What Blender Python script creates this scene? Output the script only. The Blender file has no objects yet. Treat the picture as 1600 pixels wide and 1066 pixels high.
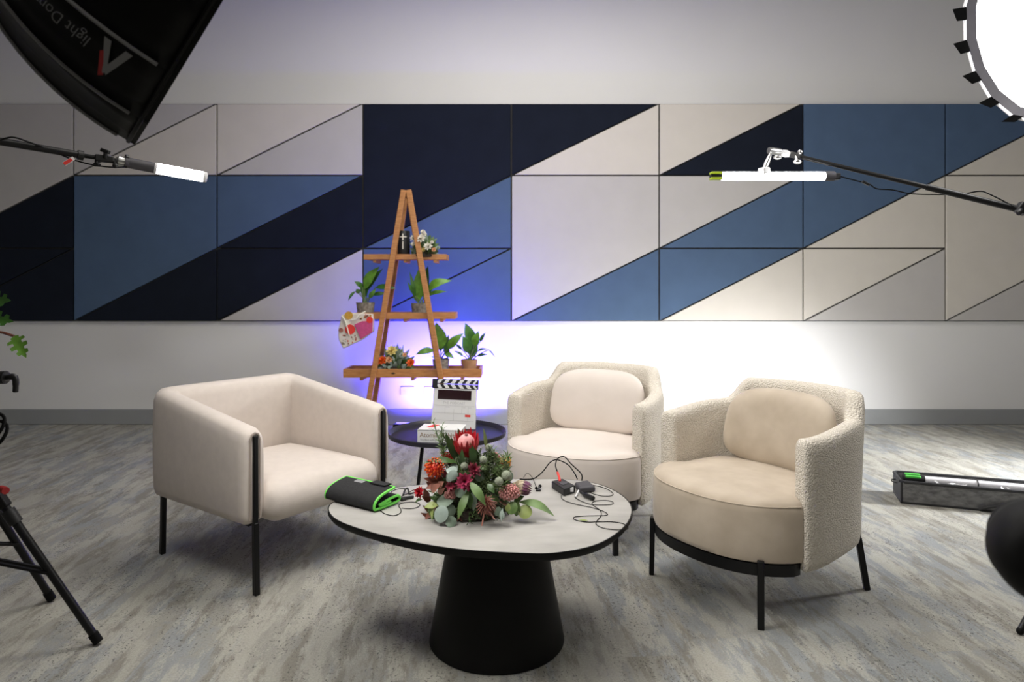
import bpy, bmesh, math, random
from mathutils import Vector, Matrix, Euler
random.seed(7)
S = bpy.context.scene
COL = S.collection
PI = math.pi
# ------------------------------------------------------------------ camera
F = 1067.0            # focal length in pixels of the 1600 wide frame
CH = 1.16             # camera height
HY = 450.0            # pixel row of the horizon (level camera, shifted lens)
cd = bpy.data.cameras.new('camera'); cam = bpy.data.objects.new('camera', cd); COL.objects.link(cam)
cd.sensor_width = 36.0; cd.lens = F / 1600 * 36.0
cd.shift_y = -(533.0 - HY) / 1600.0
cam.location = (0, 0, CH); cam.rotation_euler = (PI / 2, 0, 0)
cd.dof.use_dof = True; cd.dof.focus_distance = 2.7; cd.dof.aperture_fstop = 3.2
cd.clip_start = 0.05
S.camera = cam
# ------------------------------------------------------------------ world, exposure
w = bpy.data.worlds.new('world'); S.world = w; w.use_nodes = True
w.node_tree.nodes['Background'].inputs[0].default_value = (0.02, 0.02, 0.022, 1)
S.view_settings.view_transform = 'Standard'; S.view_settings.look = 'None'
S.view_settings.gamma = 1.0; S.view_settings.use_curve_mapping = False
S.view_settings.exposure = 0.45
# ------------------------------------------------------------------ lights
SOFT_L = 12.5      # radiance of the diffuser of the left softbox
SOFT_R = 7.5
TUBE = 16.0
def lamp(name, kind, loc, target, power, color=(1, 1, 1), **kw):
    d = bpy.data.lights.new(name, kind); d.energy = power; d.color = color
    for k, v in kw.items(): setattr(d, k, v)
    o = bpy.data.objects.new(name, d); COL.objects.link(o); o.location = loc
    o.rotation_euler = (Vector(target) - Vector(loc)).to_track_quat('-Z', 'Y').to_euler()
    return o
# unseen fill lights added under the ceiling, above the set and the camera
lamp('ceiling_fill_light', 'AREA', (0.2, 3.6, 3.84), (0.2, 3.6, 0), 66, (1.0, 0.96, 0.90), shape='RECTANGLE', size=2.6, size_y=1.2)
lamp('ceiling_fill_light', 'AREA', (0.2, 0.6, 3.84), (0.2, 0.6, 0), 25, (1.0, 0.95, 0.88), shape='RECTANGLE', size=2.6, size_y=1.2)
# studio lamp standing low beyond the right edge, raking over the floor
lamp('floor_rake_lamp', 'SPOT', (3.95, 3.55, 1.20), (2.5, 4.1, 0.0), 330, (0.97, 0.98, 1.0), spot_size=math.radians(105), spot_blend=1.0, shadow_soft_size=0.22)
# two white light bars on the floor behind the tub chairs, washing the lower wall
for bar_x, bar_l, bar_p in ((0.70, 0.7, 7.0), (1.80, 1.0, 11.0)):
    lamp('white_bar_light', 'AREA', (bar_x, 5.33, 0.075), (bar_x + 0.1, 5.81, 0.42), bar_p, (0.98, 0.98, 1.0), shape='RECTANGLE', size=bar_l, size_y=0.04)
# blue light bar on the floor between the plant shelf and the wall
lamp('blue_bar_light', 'AREA', (-0.58, 5.502, 0.078), (-0.58, 5.81, 0.60), 34, (0.085, 0.06, 1.0), shape='RECTANGLE', size=0.7, size_y=0.04, spread=math.radians(126))

# ------------------------------------------------------------------ helpers
def P(px, py, Y):
    return Vector(((px - 800) / F * Y, Y, CH + (HY - py) / F * Y))
def onz(px, py, z):
    Y = F * (CH - z) / (py - HY)
    return Vector(((px - 800) / F * Y, Y, z))

class MB:
    def __init__(s): s.v = []; s.f = []
    def add(s, vs, fs):
        n = len(s.v); s.v += [tuple(v) for v in vs]; s.f += [tuple(i + n for i in f) for f in fs]; return s
    def box(s, c, d, M=None):
        c = Vector(c); hx, hy, hz = d[0] / 2, d[1] / 2, d[2] / 2
        vs = [Vector((x * hx, y * hy, z * hz)) for x in (-1, 1) for y in (-1, 1) for z in (-1, 1)]
        if M is not None: vs = [M @ v for v in vs]
        vs = [v + c for v in vs]
        return s.add(vs, [(0, 1, 3, 2), (4, 6, 7, 5), (0, 4, 5, 1), (2, 3, 7, 6), (0, 2, 6, 4), (1, 5, 7, 3)])
    def bar(s, a, b, wd, th, up=(0, 0, 1)):
        a = Vector(a); b = Vector(b); d = (b - a); L = d.length; d.normalize()
        x = d.cross(Vector(up))
        if x.length < 1e-4: x = d.cross(Vector((0, 1, 0)))
        x.normalize(); y = x.cross(d)
        M = Matrix((x, d, y)).transposed()
        return s.box((a + b) / 2, (wd, L, th), M)
    def tube(s, pts, r, n=8, closed=False, caps=True):
        pts = [Vector(p) for p in pts]; m = len(pts)
        rs = r if isinstance(r, (list, tuple)) else [r] * m
        t = []
        for i in range(m):
            if closed: d = pts[(i + 1) % m] - pts[i - 1]
            else: d = pts[min(i + 1, m - 1)] - pts[max(i - 1, 0)]
            t.append(d.normalized() if d.length > 1e-9 else Vector((0, 0, 1)))
        a = Vector((0, 0, 1)) if abs(t[0].z) < 0.9 else Vector((1, 0, 0))
        nrm = (a - t[0] * a.dot(t[0])).normalized()
        vs = []
        for i in range(m):
            nrm = (nrm - t[i] * nrm.dot(t[i]))
            nrm = nrm.normalized() if nrm.length > 1e-9 else t[i].orthogonal().normalized()
            b = t[i].cross(nrm)
            for k in range(n):
                an = 2 * PI * k / n
                vs.append(pts[i] + (nrm * math.cos(an) + b * math.sin(an)) * rs[i])
        fs = []
        for i in range(m if closed else m - 1):
            j = (i + 1) % m
            for k in range(n):
                l = (k + 1) % n
                fs.append((i * n + k, i * n + l, j * n + l, j * n + k))
        if caps and not closed:
            fs.append(tuple(range(n - 1, -1, -1))); fs.append(tuple((m - 1) * n + k for k in range(n)))
        return s.add(vs, fs)
    def cyl(s, a, b, r0, r1=None, n=20):
        return s.tube([a, b], [r0, r0 if r1 is None else r1], n)
    def lathe(s, prof, c=(0, 0, 0), axis=(0, 0, 1), n=28, capb=True, capt=True):
        ax = Vector(axis).normalized(); x = ax.orthogonal().normalized(); y = ax.cross(x); c = Vector(c)
        vs = []; m = len(prof)
        for (r, h) in prof:
            for k in range(n):
                an = 2 * PI * k / n
                vs.append(c + ax * h + (x * math.cos(an) + y * math.sin(an)) * max(r, 1e-4))
        fs = [(i * n + k, i * n + (k + 1) % n, (i + 1) * n + (k + 1) % n, (i + 1) * n + k) for i in range(m - 1) for k in range(n)]
        if capb: fs.append(tuple(range(n - 1, -1, -1)))
        if capt: fs.append(tuple((m - 1) * n + k for k in range(n)))
        return s.add(vs, fs)
    def ball(s, c, r, n=10, m=6, sc=(1, 1, 1)):
        c = Vector(c); vs = [c + Vector((0, 0, r * sc[2]))]
        for i in range(1, m):
            th = PI * i / m
            for k in range(n):
                an = 2 * PI * k / n
                vs.append(c + Vector((r * math.sin(th) * math.cos(an) * sc[0], r * math.sin(th) * math.sin(an) * sc[1], r * math.cos(th) * sc[2])))
        vs.append(c - Vector((0, 0, r * sc[2])))
        fs = [(0, 1 + k, 1 + (k + 1) % n) for k in range(n)]
        for i in range(m - 2):
            for k in range(n):
                fs.append((1 + i * n + k, 1 + (i + 1) * n + k, 1 + (i + 1) * n + (k + 1) % n, 1 + i * n + (k + 1) % n))
        l = len(vs) - 1; o = 1 + (m - 2) * n
        fs += [(l, o + (k + 1) % n, o + k) for k in range(n)]
        return s.add(vs, fs)
    def prism(s, poly, a, b):          # poly: list of Vectors; extruded from offset a to offset b (vectors)
        n = len(poly); a = Vector(a); b = Vector(b)
        vs = [Vector(p) + a for p in poly] + [Vector(p) + b for p in poly]
        fs = [tuple(range(n)), tuple(range(2 * n - 1, n - 1, -1))] + [(i, (i + 1) % n, n + (i + 1) % n, n + i) for i in range(n)]
        return s.add(vs, fs)
    def leaf(s, base, tip, wd, nrm, bend=0.0, fold=0.25, n=7, shape=0.9, power=1.0):
        base = Vector(base); tip = Vector(tip); d = tip - base; L = d.length
        if L < 1e-6: return s
        t = d.normalized(); nr = Vector(nrm); nr = nr - t * nr.dot(t)
        nr = nr.normalized() if nr.length > 1e-5 else t.orthogonal().normalized()
        sd = t.cross(nr)
        vs = []; fs = []
        for i in range(n + 1):
            u = i / n
            wv = wd / 2 * (math.sin(PI * u ** shape) ** power if 0 < u < 1 else 0.02)
            c = base + d * u + nr * (bend * L * math.sin(PI * u))
            vs += [c - sd * wv + nr * wv * fold, c, c + sd * wv + nr * wv * fold]
        for i in range(n):
            a = i * 3
            fs += [(a, a + 1, a + 4, a + 3), (a + 1, a + 2, a + 5, a + 4)]
        return s.add(vs, fs)
    def grid(s, rows, closed_u=False, closed_v=False):
        m = len(rows); n = len(rows[0]); vs = [p for r in rows for p in r]; fs = []
        for i in range(m if closed_v else m - 1):
            for k in range(n if closed_u else n - 1):
                fs.append((i * n + k, i * n + (k + 1) % n, ((i + 1) % m) * n + (k + 1) % n, ((i + 1) % m) * n + k))
        return s.add(vs, fs)
    def mesh(s, name, org=(0, 0, 0), angle=40):
        me = bpy.data.meshes.new(name); o = Vector(org)
        me.from_pydata([Vector(v) - o for v in s.v], [], s.f)
        bm = bmesh.new(); bm.from_mesh(me); bmesh.ops.recalc_face_normals(bm, faces=bm.faces); bm.to_mesh(me); bm.free()
        for p in me.polygons: p.use_smooth = True
        me.set_sharp_from_angle(angle=math.radians(angle))
        return me
    def part(s, name, mat, parent, bevel=0, angle=40, label=None, seg=2):
        r = parent
        while r.parent: r = r.parent
        me = s.mesh(name, r.get('_w', (0, 0, 0)), angle)
        me.materials.append(mat)
        o = bpy.data.objects.new(name, me); COL.objects.link(o); o.parent = parent
        if bevel: bev(o, bevel, seg)
        if label: o['label'] = label
        return o
    def top(s, name, mat, label, cat, loc=(0, 0, 0), group=None, bevel=0, angle=40, seg=2):
        me = s.mesh(name, loc, angle); me.materials.append(mat)
        o = bpy.data.objects.new(name, me); COL.objects.link(o); o.location = loc; o['_w'] = tuple(loc)
        o['label'] = label; o['category'] = cat
        if group: o['group'] = group
        if bevel: bev(o, bevel, seg)
        return o
    def struct(s, name, mat, bevel=0):
        me = s.mesh(name); me.materials.append(mat)
        o = bpy.data.objects.new(name, me); COL.objects.link(o); o['kind'] = 'structure'
        if bevel: bev(o, bevel)
        return o
def bev(o, wdt, seg=2):
    m = o.modifiers.new('bevel', 'BEVEL'); m.width = wdt; m.segments = seg; m.limit_method = 'ANGLE'; m.angle_limit = math.radians(40)
def thing(name, label, cat, loc=(0, 0, 0), rz=0, group=None, world=True):
    """Empty at the base. world=True: its parts are given in world coordinates."""
    o = bpy.data.objects.new(name, None); COL.objects.link(o); o.location = loc; o.rotation_euler = (0, 0, rz)
    o.empty_display_size = 0.05
    o['label'] = label; o['category'] = cat
    if group: o['group'] = group
    o['_w'] = tuple(loc) if world else (0.0, 0.0, 0.0)
    return o
def copy_tree(o, parent=None):
    c = o.copy(); COL.objects.link(c); c.parent = parent
    for ch in [x for x in COL.objects if x.parent == o]: copy_tree(ch, c)
    return c
def spline(pts, k=6, closed=False):
    pts = [Vector(p) for p in pts]; n = len(pts); out = []
    for i in range(n if closed else n - 1):
        if closed: a, b, c, d = pts[i - 1], pts[i], pts[(i + 1) % n], pts[(i + 2) % n]
        else: a, b, c, d = pts[max(i - 1, 0)], pts[i], pts[i + 1], pts[min(i + 2, n - 1)]
        for j in range(k):
            t = j / k
            out.append(0.5 * ((2 * b) + (c - a) * t + (2 * a - 5 * b + 4 * c - d) * t * t + (3 * b - a - 3 * c + d) * t ** 3))
    if not closed: out.append(pts[-1])
    return out
def smooth(a, b, x):
    t = max(0, min(1, (x - a) / (b - a))); return t * t * (3 - 2 * t)
def rbox(mb, c, d, r, n=8, crown=0.0, M=None):
    """box with rounded edges; crown lifts the middle of the top"""
    hx, hy, hz = d[0] / 2, d[1] / 2, d[2] / 2; c = Vector(c)
    def ticks(h):
        t = [-h, -h + r * .3, -h + r * .65, -h + r]
        k = n
        t += [-h + r + (2 * h - 2 * r) * i / k for i in range(1, k)]
        return t + [h - r, h - r * .65, h - r * .3, h]
    def mp(p):
        q = Vector((max(-hx + r, min(hx - r, p.x)), max(-hy + r, min(hy - r, p.y)), max(-hz + r, min(hz - r, p.z))))
        dv = p - q
        if dv.length > 1e-9: q = q + dv.normalized() * r
        if crown: q.z += crown * max(0, 1 - (p.x / hx) ** 2) * max(0, 1 - (p.y / hy) ** 2) * (1 if p.z > 0 else 0)
        if M is not None: q = M @ q
        return q + c
    X, Y, Z = ticks(hx), ticks(hy), ticks(hz)
    for sg in (-1, 1):
        mb.grid([[mp(Vector((x, y, sg * hz))) for x in X] for y in Y])
        mb.grid([[mp(Vector((x, sg * hy, z))) for x in X] for z in Z])
        mb.grid([[mp(Vector((sg * hx, y, z))) for y in Y] for z in Z])
    return mb
def weld(o, d=0.0004):
    bm = bmesh.new(); bm.from_mesh(o.data); bmesh.ops.remove_doubles(bm, verts=bm.verts, dist=d)
    bmesh.ops.recalc_face_normals(bm, faces=bm.faces); bm.to_mesh(o.data); bm.free()
    for p in o.data.polygons: p.use_smooth = True
    o.data.set_sharp_from_angle(angle=math.radians(50))
    return o
def text_polys(txt, size, shear=0.0, bold=0.0):
    cu = bpy.data.curves.new('lettering', 'FONT'); cu.body = txt; cu.size = size; cu.resolution_u = 3; cu.offset = bold
    cu.shear = shear
    ob = bpy.data.objects.new('lettering', cu); COL.objects.link(ob)
    dg = bpy.context.evaluated_depsgraph_get(); me = bpy.data.meshes.new_from_object(ob.evaluated_get(dg))
    vs = [v.co.copy() for v in me.vertices]; fs = [tuple(p.vertices) for p in me.polygons]
    bpy.data.objects.remove(ob); bpy.data.curves.remove(cu); bpy.data.meshes.remove(me)
    return vs, fs
def text_part(txt, size, org, xd, yd, name, mat, parent, lift=0.0006, shear=0.0, bold=0.0):
    vs, fs = text_polys(txt, size, shear, bold); xd = Vector(xd).normalized(); yd = Vector(yd).normalized(); n = xd.cross(yd)
    mb = MB(); mb.add([Vector(org) + xd * v.x + yd * v.y + n * lift for v in vs], fs)
    return mb.part(name, mat, parent)

# ------------------------------------------------------------------ materials
def mat(name, col, rough=0.6, metal=0.0, var=0.0, scale=20.0, bump=0.0, bscale=200.0, stretch=(1, 1, 1), col2=None, spec=0.5, sheen=0.0, vor=False, detail=3, coat=0.0, trans=0.0):
    m = bpy.data.materials.new(name); m.use_nodes = True; nt = m.node_tree; b = nt.nodes['Principled BSDF']
    b.inputs['Base Color'].default_value = (*col, 1); b.inputs['Roughness'].default_value = rough; b.inputs['Metallic'].default_value = metal
    b.inputs['Specular IOR Level'].default_value = spec
    if sheen: b.inputs['Sheen Weight'].default_value = sheen
    if coat: b.inputs['Coat Weight'].default_value = coat
    if trans: b.inputs['Transmission Weight'].default_value = trans
    tc = nt.nodes.new('ShaderNodeTexCoord'); mp = nt.nodes.new('ShaderNodeMapping'); mp.inputs['Scale'].default_value = stretch
    nt.links.new(tc.outputs['Object'], mp.inputs['Vector'])
    if var or col2:
        n = nt.nodes.new('ShaderNodeTexNoise'); n.inputs['Scale'].default_value = scale; n.inputs['Detail'].default_value = detail
        nt.links.new(mp.outputs[0], n.inputs['Vector'])
        rp = nt.nodes.new('ShaderNodeValToRGB'); rp.color_ramp.elements[0].position = 0.3; rp.color_ramp.elements[1].position = 0.7
        c2 = col2 or tuple(min(1, c * (1 + var)) for c in col); c1 = col if col2 else tuple(c * (1 - var) for c in col)
        rp.color_ramp.elements[0].color = (*c1, 1); rp.color_ramp.elements[1].color = (*c2, 1)
        nt.links.new(n.outputs['Fac'], rp.inputs[0]); nt.links.new(rp.outputs[0], b.inputs['Base Color'])
    if bump:
        if vor:
            n2 = nt.nodes.new('ShaderNodeTexVoronoi'); n2.inputs['Scale'].default_value = bscale; out = n2.outputs['Distance']
        else:
            n2 = nt.nodes.new('ShaderNodeTexNoise'); n2.inputs['Scale'].default_value = bscale; n2.inputs['Detail'].default_value = 2; out = n2.outputs['Fac']
        nt.links.new(mp.outputs[0], n2.inputs['Vector'])
        bp = nt.nodes.new('ShaderNodeBump'); bp.inputs['Strength'].default_value = bump; bp.inputs['Distance'].default_value = 0.004
        if vor: bp.invert = True
        nt.links.new(out, bp.inputs['Height']); nt.links.new(bp.outputs[0], b.inputs['Normal'])
    return m
def emit(name, col, st):
    m = bpy.data.materials.new(name); m.use_nodes = True; nt = m.node_tree; b = nt.nodes['Principled BSDF']
    b.inputs['Base Color'].default_value = (*col, 1); b.inputs['Emission Color'].default_value = (*col, 1); b.inputs['Emission Strength'].default_value = st
    n = nt.nodes.new('ShaderNodeTexNoise'); n.inputs['Scale'].default_value = 3
    mr = nt.nodes.new('ShaderNodeMapRange'); mr.inputs['To Min'].default_value = st * .97; mr.inputs['To Max'].default_value = st * 1.03
    nt.links.new(n.outputs['Fac'], mr.inputs['Value']); nt.links.new(mr.outputs[0], b.inputs['Emission Strength'])
    return m
def carpet():
    m = bpy.data.materials.new('carpet'); m.use_nodes = True; nt = m.node_tree; N = nt.nodes; Lk = nt.links; b = N['Principled BSDF']
    b.inputs['Roughness'].default_value = 0.95; b.inputs['Specular IOR Level'].default_value = 0.1
    def math_(op, a, c=None):
        q = N.new('ShaderNodeMath'); q.operation = op
        for i, x in enumerate((a, c)):
            if x is None: continue
            if isinstance(x, (int, float)): q.inputs[i].default_value = x
            else: Lk.new(x, q.inputs[i])
        return q.outputs[0]
    tc = N.new('ShaderNodeTexCoord'); rt = N.new('ShaderNodeMapping'); rt.inputs['Rotation'].default_value = (0, 0, math.radians(-4))
    Lk.new(tc.outputs['Object'], rt.inputs['Vector'])
    sp = N.new('ShaderNodeSeparateXYZ'); Lk.new(rt.outputs[0], sp.inputs[0])
    xi = math_('FLOOR', math_('DIVIDE', sp.outputs[0], 0.25))
    wx = N.new('ShaderNodeTexWhiteNoise'); wx.noise_dimensions = '1D'; Lk.new(xi, wx.inputs['W'])
    yi = math_('FLOOR', math_('ADD', sp.outputs[1], wx.outputs['Value']))
    cb = N.new('ShaderNodeCombineXYZ'); Lk.new(xi, cb.inputs[0]); Lk.new(yi, cb.inputs[1])
    wn = N.new('ShaderNodeTexWhiteNoise'); wn.noise_dimensions = '3D'; Lk.new(cb.outputs[0], wn.inputs['Vector'])
    off = N.new('ShaderNodeVectorMath'); off.operation = 'SCALE'; Lk.new(wn.outputs['Color'], off.inputs[0]); off.inputs['Scale'].default_value = 0.22
    ad = N.new('ShaderNodeVectorMath'); ad.operation = 'ADD'; Lk.new(rt.outputs[0], ad.inputs[0]); Lk.new(off.outputs[0], ad.inputs[1])
    def noise(scale, st, det, src):
        mp = N.new('ShaderNodeMapping'); mp.inputs['Scale'].default_value = st; Lk.new(src, mp.inputs['Vector'])
        n = N.new('ShaderNodeTexNoise'); n.inputs['Scale'].default_value = scale; n.inputs['Detail'].default_value = det; n.inputs['Roughness'].default_value = 0.70
        Lk.new(mp.outputs[0], n.inputs['Vector']); return n.outputs['Fac']
    def ramp(fac, els):
        r = N.new('ShaderNodeValToRGB'); e = r.color_ramp.elements
        while len(e) < len(els): e.new(0.5)
        for i, (p, c) in enumerate(els): e[i].position = p; e[i].color = (*c, 1)
        Lk.new(fac, r.inputs[0]); return r.outputs[0]
    def mix(f, a, c, ty='MIX'):
        q = N.new('ShaderNodeMix'); q.data_type = 'RGBA'; q.blend_type = ty
        if isinstance(f, float): q.inputs[0].default_value = f
        else: Lk.new(f, q.inputs[0])
        Lk.new(a, q.inputs[6]); Lk.new(c, q.inputs[7]) if not isinstance(c, tuple) else None
        if isinstance(c, tuple): q.inputs[7].default_value = (*c, 1)
        return q.outputs[2]
    big = noise(1.5, (2.0, 0.85, 1), 8, ad.outputs[0])
    big = math_('ADD', big, math_('MULTIPLY', math_('SUBTRACT', noise(60, (1.6, .8, 1), 4, rt.outputs[0]), 0.5), 0.10))
    base = ramp(big, [(0.34, (0.24, 0.258, 0.262)), (0.46, (0.285, 0.297, 0.295)), (0.53, (0.30, 0.292, 0.258)), (0.64, (0.36, 0.352, 0.308))])
    st = noise(5.2, (3.0, 0.55, 1), 13, ad.outputs[0])
    dth = noise(190, (1, 1, 1), 1, rt.outputs[0]); dt = math_('MULTIPLY', math_('SUBTRACT', dth, 0.5), 0.16)
    st = math_('ADD', st, dt)
    stc = ramp(st, [(0.50, (0, 0, 0)), (0.56, (0.7, 0.7, 0.7))])
    c1 = mix(stc, base, (0.215, 0.202, 0.170))
    br = noise(4.6, (2.6, 0.6, 1), 13, rt.outputs[0])
    br = math_('ADD', br, dt)
    brm = ramp(br, [(0.49, (0, 0, 0)), (0.545, (0.7, 0.7, 0.7))])
    c1 = mix(brm, c1, (0.425, 0.414, 0.362))
    spk = noise(105, (1.0, 0.75, 1), 3, rt.outputs[0]); area = noise(4.2, (1.7, .6, 1), 6, ad.outputs[0])
    sm = math_('MULTIPLY', math_('GREATER_THAN', spk, 0.595), math_('GREATER_THAN', area, 0.515))
    c1 = mix(math_('MULTIPLY', sm, 0.7), c1, (0.06, 0.06, 0.06))
    fine = noise(160, (1, 1, 1), 2, rt.outputs[0])
    c1 = mix(1.0, c1, ramp(fine, [(0.3, (0.86, 0.86, 0.86)), (0.7, (1.12, 1.12, 1.12))]), 'MULTIPLY')
    tone = ramp(wn.outputs['Value'], [(0, (0.95, 0.95, 0.955)), (1, (1.04, 1.035, 1.03))])
    c1 = mix(1.0, c1, tone, 'MULTIPLY')
    Lk.new(c1, b.inputs['Base Color'])
    fn = N.new('ShaderNodeTexNoise'); fn.inputs['Scale'].default_value = 260; Lk.new(tc.outputs['Object'], fn.inputs['Vector'])
    bp = N.new('ShaderNodeBump'); bp.inputs['Strength'].default_value = 0.5; bp.inputs['Distance'].default_value = 0.004
    Lk.new(fn.outputs['Fac'], bp.inputs['Height']); Lk.new(bp.outputs[0], b.inputs['Normal'])
    return m
M = {}
M['carpet'] = carpet()
M['wall'] = mat('white_paint', (0.80, 0.795, 0.785), 0.85, var=0.012, scale=2.0, bump=0.05, bscale=300)
M['room'] = mat('grey_paint', (0.42, 0.415, 0.41), 0.9, var=0.02, scale=2)
M['ceil'] = mat('ceiling_paint', (0.6, 0.6, 0.6), 0.9, var=0.02, scale=2)
M['skirt'] = mat('grey_skirting', (0.30, 0.31, 0.31), 0.6, var=0.03, scale=5)
M['gap'] = mat('dark_backing', (0.05, 0.048, 0.045), 0.9, var=0.1)
felt = dict(rough=0.95, bump=0.25, bscale=500, spec=0.15)
M['cream'] = mat('cream_felt', (0.69, 0.65, 0.585), var=0.02, scale=6, **felt)
M['pale'] = mat('pale_grey_felt', (0.56, 0.54, 0.52), var=0.02, scale=6, **felt)
M['navy'] = mat('navy_felt', (0.011, 0.0145, 0.025), var=0.08, scale=6, **felt)
M['blue'] = mat('blue_felt', (0.085, 0.135, 0.225), var=0.04, scale=6, **felt)
M['linen'] = mat('pinkish_beige_upholstery', (0.66, 0.59, 0.535), 0.85, var=0.03, scale=30, bump=0.3, bscale=700, spec=0.2, sheen=0.15)
M['seam'] = mat('beige_seam', (0.36, 0.30, 0.26), 0.9, var=0.05)
M['boucle'] = mat('boucle_fabric', (0.62, 0.56, 0.47), 0.95, col2=(0.78, 0.73, 0.65), scale=220, detail=1, bump=1.0, bscale=170, vor=True, spec=0.1)
M['velvet_pale'] = mat('pale_velvet', (0.69, 0.62, 0.565), 0.8, var=0.03, scale=7, bump=0.1, bscale=500, spec=0.15, sheen=0.25)
M['velvet_tan'] = mat('tan_velvet', (0.44, 0.365, 0.28), 0.8, col2=(0.54, 0.46, 0.365), scale=9, bump=0.1, bscale=500, spec=0.15, sheen=0.25)
M['black'] = mat('black_metal', (0.004, 0.004, 0.0045), 0.4, var=0.15, scale=30, spec=0.3)
M['plastic'] = mat('black_plastic', (0.007, 0.007, 0.0075), 0.45, var=0.2, scale=60)
M['rubber'] = mat('black_rubber', (0.004, 0.004, 0.004), 0.6, var=0.2, scale=60, spec=0.12)
M['matt'] = mat('matt_black_lacquer', (0.0035, 0.0035, 0.0035), 0.5, var=0.15, scale=10, spec=0.2)
M['stone'] = mat('grey_stone_laminate', (0.33, 0.318, 0.295), 0.5, col2=(0.44, 0.426, 0.40), scale=5.5, detail=8, stretch=(1, 2.2, 1), spec=0.3)
M['tray'] = mat('dark_tray', (0.018, 0.017, 0.028), 0.38, var=0.1, scale=20)
M['wood'] = mat('oiled_teak', (0.38, 0.15, 0.045), 0.5, col2=(0.54, 0.25, 0.085), scale=14, detail=5, stretch=(1, 6, 6))
M['fabric_black'] = mat('black_softbox_fabric', (0.0025, 0.0025, 0.0025), 0.42, var=0.25, scale=12, bump=0.35, bscale=9, spec=0.16)
M['flap'] = mat('dull_black_cloth', (0.002, 0.002, 0.002), 0.9, var=0.2, spec=0.0)
M['rib_trim'] = mat('grey_piping', (0.17, 0.17, 0.17), 0.5, var=0.05)
M['print_white'] = mat('grey_print', (0.20, 0.20, 0.20), 0.7, var=0.03)
M['print_red'] = mat('red_print', (0.30, 0.012, 0.012), 0.7, var=0.03)
M['diff_L'] = emit('diffuser_glow', (1.0, 0.975, 0.935), SOFT_L)
M['diff_R'] = emit('diffuser_glow_side', (1.0, 0.99, 0.975), SOFT_R)
M['tube'] = emit('tube_glow', (0.98, 0.99, 1.0), TUBE)
M['white_lens'] = emit('white_lens', (1.0, 1.0, 1.0), 6)
M['blue_lens'] = emit('blue_lens', (0.10, 0.08, 1.0), 6)
M['chrome'] = mat('brushed_metal', (0.55, 0.55, 0.54), 0.3, 1.0, var=0.08, scale=80)
M['charcoal'] = mat('charcoal_grip', (0.055, 0.052, 0.06), 0.6, var=0.1)
M['lime'] = mat('lime_plastic', (0.42, 0.55, 0.02), 0.5, var=0.05)
M['green'] = mat('green_plastic', (0.10, 0.62, 0.08), 0.5, var=0.05)
M['green_trim'] = mat('neon_green_binding', (0.17, 0.72, 0.09), 0.6, var=0.06, scale=90)
M['neoprene'] = mat('black_neoprene', (0.012, 0.012, 0.013), 0.85, var=0.2, scale=80, bump=0.2)
M['white'] = mat('white_board', (0.78, 0.78, 0.77), 0.45, var=0.01)
M['paper'] = mat('book_paper', (0.76, 0.74, 0.70), 0.7, var=0.02, scale=40)
M['ink'] = mat('grey_ink', (0.25, 0.25, 0.26), 0.7, var=0.02)
M['ink_faint'] = mat('pale_grey_ink', (0.50, 0.50, 0.50), 0.7, var=0.02)
M['gold'] = mat('tan_ink', (0.34, 0.25, 0.17), 0.7, var=0.02)
M['red'] = mat('red_card', (0.72, 0.04, 0.03), 0.5, var=0.08, scale=60)
M['screen'] = mat('dark_display', (0.025, 0.01, 0.012), 0.15, var=0.1)
M['white_pl'] = mat('white_plastic', (0.72, 0.72, 0.73), 0.4, var=0.02)
M['tube_off'] = mat('unlit_tube', (0.78, 0.77, 0.80), 0.3, var=0.02)
M['case'] = mat('charcoal_carpet_case', (0.09, 0.09, 0.092), 0.95, col2=(0.22, 0.22, 0.22), scale=50, detail=6, stretch=(0.4, 1, 1), bump=0.6, bscale=250)
M['case_edge'] = mat('black_case_edge', (0.018, 0.018, 0.02), 0.6, var=0.2)
M['foam'] = mat('charcoal_foam', (0.03, 0.03, 0.032), 0.9, var=0.3, scale=90, bump=0.5)
M['pot_grey'] = mat('speckled_stone_pot', (0.13, 0.11, 0.09), 0.85, col2=(0.36, 0.32, 0.27), scale=45, detail=4, bump=0.3)
M['pot_tan'] = mat('terracotta_pot', (0.40, 0.21, 0.11), 0.8, var=0.1, scale=30)
M['soil'] = mat('potting_soil', (0.03, 0.022, 0.016), 0.95, var=0.4, scale=120)
leafm = dict(rough=0.42, spec=0.5)
M['lily'] = mat('lily_leaf', (0.045, 0.15, 0.018), var=0.35, scale=25, **leafm)
M['lily2'] = mat('light_lily_leaf', (0.13, 0.30, 0.035), var=0.3, scale=25, **leafm)
M['gum'] = mat('eucalyptus_leaf', (0.20, 0.27, 0.20), 0.6, var=0.15, scale=30)
M['gum_pale'] = mat('silver_eucalyptus_leaf', (0.34, 0.42, 0.37), 0.6, var=0.12, scale=30)
M['dleaf'] = mat('long_green_leaf', (0.055, 0.115, 0.03), 0.4, var=0.25, scale=30)
M['mleaf'] = mat('mid_green_leaf', (0.12, 0.20, 0.06), 0.5, var=0.25, scale=30)
M['yleaf'] = mat('yellow_green_leaf', (0.27, 0.33, 0.10), 0.5, var=0.15, scale=30)
M['needle'] = mat('fine_green_foliage', (0.075, 0.11, 0.035), 0.6, var=0.35, scale=60)
M['p_red'] = mat('protea_red', (0.50, 0.012, 0.025), 0.5, var=0.25, scale=60)
M['p_pink'] = mat('protea_pink', (0.72, 0.33, 0.33), 0.7, var=0.12, scale=90)
M['p_dark'] = mat('protea_heart', (0.18, 0.05, 0.06), 0.8, var=0.2)
M['orange'] = mat('pincushion_orange', (0.72, 0.11, 0.012), 0.5, var=0.3, scale=90)
M['redorange'] = mat('pincushion_red', (0.55, 0.03, 0.012), 0.5, var=0.3, scale=90)
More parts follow.
